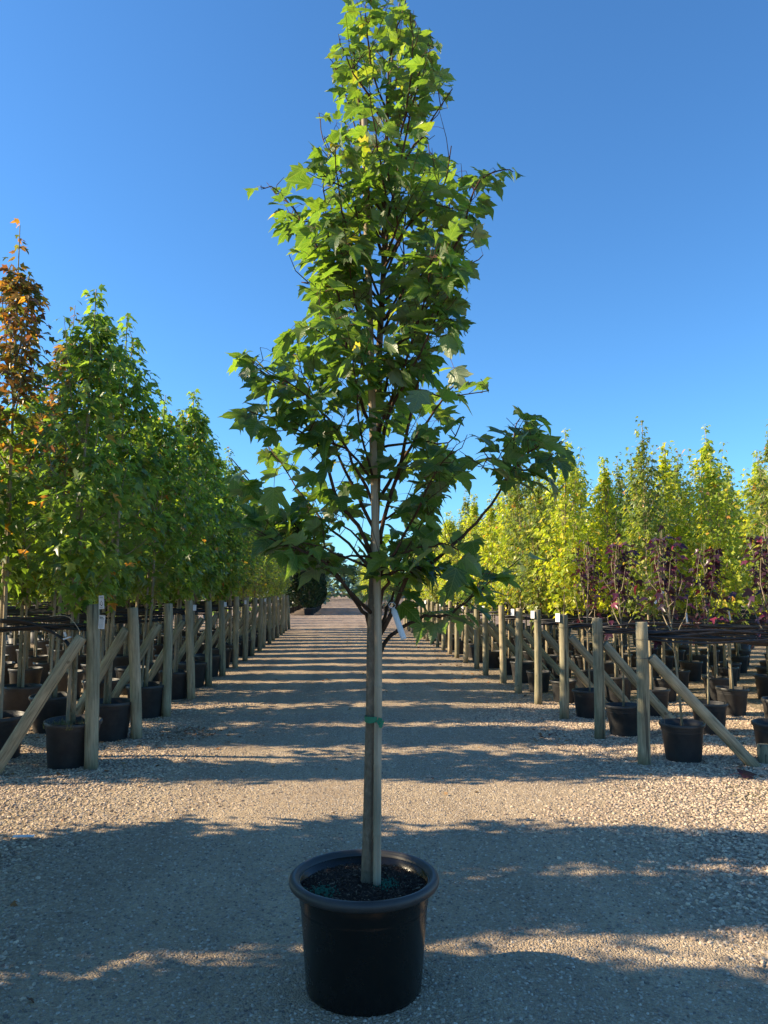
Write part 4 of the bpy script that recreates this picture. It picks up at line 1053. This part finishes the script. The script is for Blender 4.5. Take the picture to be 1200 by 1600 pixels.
# drooping pipe bundle in front of the right block
e = bpy.data.objects.new('pipe_bundle', None); C.objects.link(e); o0 = at(1005, 988, 7.35); e.location = o0
tag(e, 'thick sagging bundle of black pipes from the front right post', 'irrigation pipe')
for k in range(5):
    bb = MB(); tpx = [(1003, 986 + k), (1040, 988 + 2 * k), (1090, 992 + 2 * k), (1140, 998 + k), (1200, 1004 + k), (1300, 1000 + k)]
    pts, rr_ = smooth_path([at(x, y, 7.30 + .02 * k) - o0 for x, y in tpx], [.011] * 6, 4); bb.tube(pts, rr_, 7); link('pipe', bb.mesh('pipe', M['pipe']), e)
# wire loops round the right posts, thin tie on front post, wire hoop at the front right pot
for i in (0, 1, 2, 3):
    for z in (1.20, 1.02) if i == 0 else (1.2,):
        bb = MB(); bb.tube([Vector((math.cos(a) * .0635, math.sin(a) * .0635, .004 * math.sin(a))) for a in [k * 2 * math.pi / 20 for k in range(21)]], [.002] * 21, 4, cap=False)
        if z < 1.1: bb.tube([(0, -.064, 0), (.02, -.09, -.01), (.03, -.085, -.03)], [.002] * 3, 4)
        link('wire_loop', bb.mesh('wire_loop', M['wire']), posts_right[i], loc=(0.004, 0, z))
bb = MB(); bb.tube([Vector((-.075 * math.cos(a) , .01 * a, .10 * math.sin(a))) for a in [R(-20) + k * .24 for k in range(14)]], [.0028] * 14, 5)
tag(link('wire_hoop', bb.mesh('wire_hoop', M['wire']), loc=at(1050, 1130, 7.3)), 'thin dark drip tube looped over the rim of the front right pot', 'drip tube')
# white labels hanging on the purple trees
for (px, py, ang, Y, lab) in ((1030, 934, 38, 7.4, 'long white tag slanting on the front purple maple'), (1140, 962, -14, 8.7, 'white tag hanging among purple maples near the right edge'), (1073, 965, -10, 8.6, 'small white tag hanging right of the front purple maple trunk')):
    bb = MB(); bb.box((0, 0, 0), (.022, .002, .15 if px == 1030 else .11)); tag(link('plant_tag', bb.mesh('plant_tag', M['white'], False), loc=at(px, py, Y), rot=(R(6), R(ang), R(10))), lab, 'plant tag')
bb = MB(); bb.box((0, 0, 0), (.20, .01, .12), Euler((0, .3, 0)).to_matrix()); bb.box((.08, .0, -.05), (.12, .012, .06), Euler((0, .5, 0)).to_matrix())
tag(link('red_flag', bb.mesh('red_flag', M['pinkred'], False), loc=at(638, 930, 26.0)), 'small pink red tape flag on the right post line far down the road', 'flag')

# dry grass in the front left pot and weeds on the verge
def tuft(mb, cx, cy, z, n, h, spread):
    for k in range(n):
        a = rnd.uniform(0, 6.28); x, y = cx + rnd.gauss(0, spread), cy + rnd.gauss(0, spread); hh = h * rnd.uniform(.4, 1.1); w = .0022
        t = Vector((math.cos(a), math.sin(a), 0)) * hh * rnd.uniform(.2, .8); sd_ = Vector((-math.sin(a), math.cos(a), 0)) * w
        p = Vector((x, y, z)); m_ = p + t * .35 + Vector((0, 0, hh * .7)); e_ = p + t + Vector((0, 0, hh * .85))
        mb.add([p - sd_, p + sd_, m_ + sd_ * .8, m_ - sd_ * .8, e_], [(0, 1, 2, 3), (3, 2, 4)])
m, nt, out = new_mat('dry grass'); g = N(nt, 'ShaderNodeNewGeometry')
bsdf(nt, out, ramp(nt, g.outputs['Random Per Island'], [(0, (0.10, 0.13, 0.03)), (0.6, (0.22, 0.19, 0.08)), (1, (0.34, 0.27, 0.13))]), 0.8)
bb = MB()
for k in range(26):
    a = rnd.uniform(0, 6.28); q_ = rnd.uniform(.05, .2); tuft(bb, -2.53 + math.cos(a) * q_, 7.38 + math.sin(a) * q_, .345, 9, .075, .012)
for k in range(40):
    x = rnd.choice([rnd.uniform(-3.2, -2.0), rnd.uniform(3.0, 4.6)]); y = rnd.uniform(7.2, 14); tuft(bb, x, y, gz(x, y), 8, .05, .018)
for k in range(60):
    x, y = 3.65 + rnd.gauss(0, .35), 6.1 + rnd.gauss(0, .16); tuft(bb, x, y, gz(x, y), 6, .022, .02)
tag(link('dry_grass', bb.mesh('dry_grass', m, False)), 'sparse dry grass and weeds in the front left pot and along the gravel verges', 'grass', kind='stuff')
# litter and scraps
lm = LeafMass(); q = random.Random(4)
def drop(cx, cy, sx, sy, n, s):
    for k in range(n):
        x, y = cx + q.gauss(0, sx), cy + q.gauss(0, sy); lm.add(q.choice(leafsimple), (x, y, gz(x, y) + .012), frame((q.gauss(0, 1), q.gauss(0, 1), q.gauss(0, .15)), (q.gauss(0, .25), q.gauss(0, .25), 1)), s * q.uniform(.5, 1.2))
drop(-1.75, 8.95, .22, .3, 90, .035); drop(-1.5, 9.2, .5, .2, 50, .03); drop(1.2, 17, 1, 3, 60, .06); drop(2.5, 18, .3, 4, 70, .07); drop(2.3, 8.6, .15, .2, 22, .05); drop(0, 8, 2.4, 4, 90, .035); drop(3.4, 6.9, .5, .3, 12, .05); drop(-3, 7.8, .6, .6, 60, .05); drop(-2.6, 10, .4, 2, 60, .05)
tag(link('fallen_leaves', lm.mesh('fallen_leaves', [M['litter']])), 'dry brown and orange fallen leaves scattered on the gravel', 'fallen leaves', kind='stuff')
lm = LeafMass(); px_ = at(1140, 1219, 6.62); lm.add(leafvar[2], (px_.x, px_.y, gz(px_.x, px_.y) + .03), frame((1, .1, .1), (0, -.5, 1)), .16)
tag(link('dead_leaf', lm.mesh('dead_leaf', [M['leaf_purple'], M['petiole']], True)), 'curled dark red dead leaf on the sunlit gravel at right', 'leaf')
bb = MB(); bb.box((0, 0, 0), (.13, .03, .004), Euler((.1, .05, .2)).to_matrix()); c = at(37, 1305, 5.3)
tag(link('plastic_scrap', bb.mesh('plastic_scrap', M['white'], False), loc=(c.x, 5.3, gz(c.x, 5.3) + .025)), 'thin white plastic strip lying on the gravel at the left edge', 'scrap')
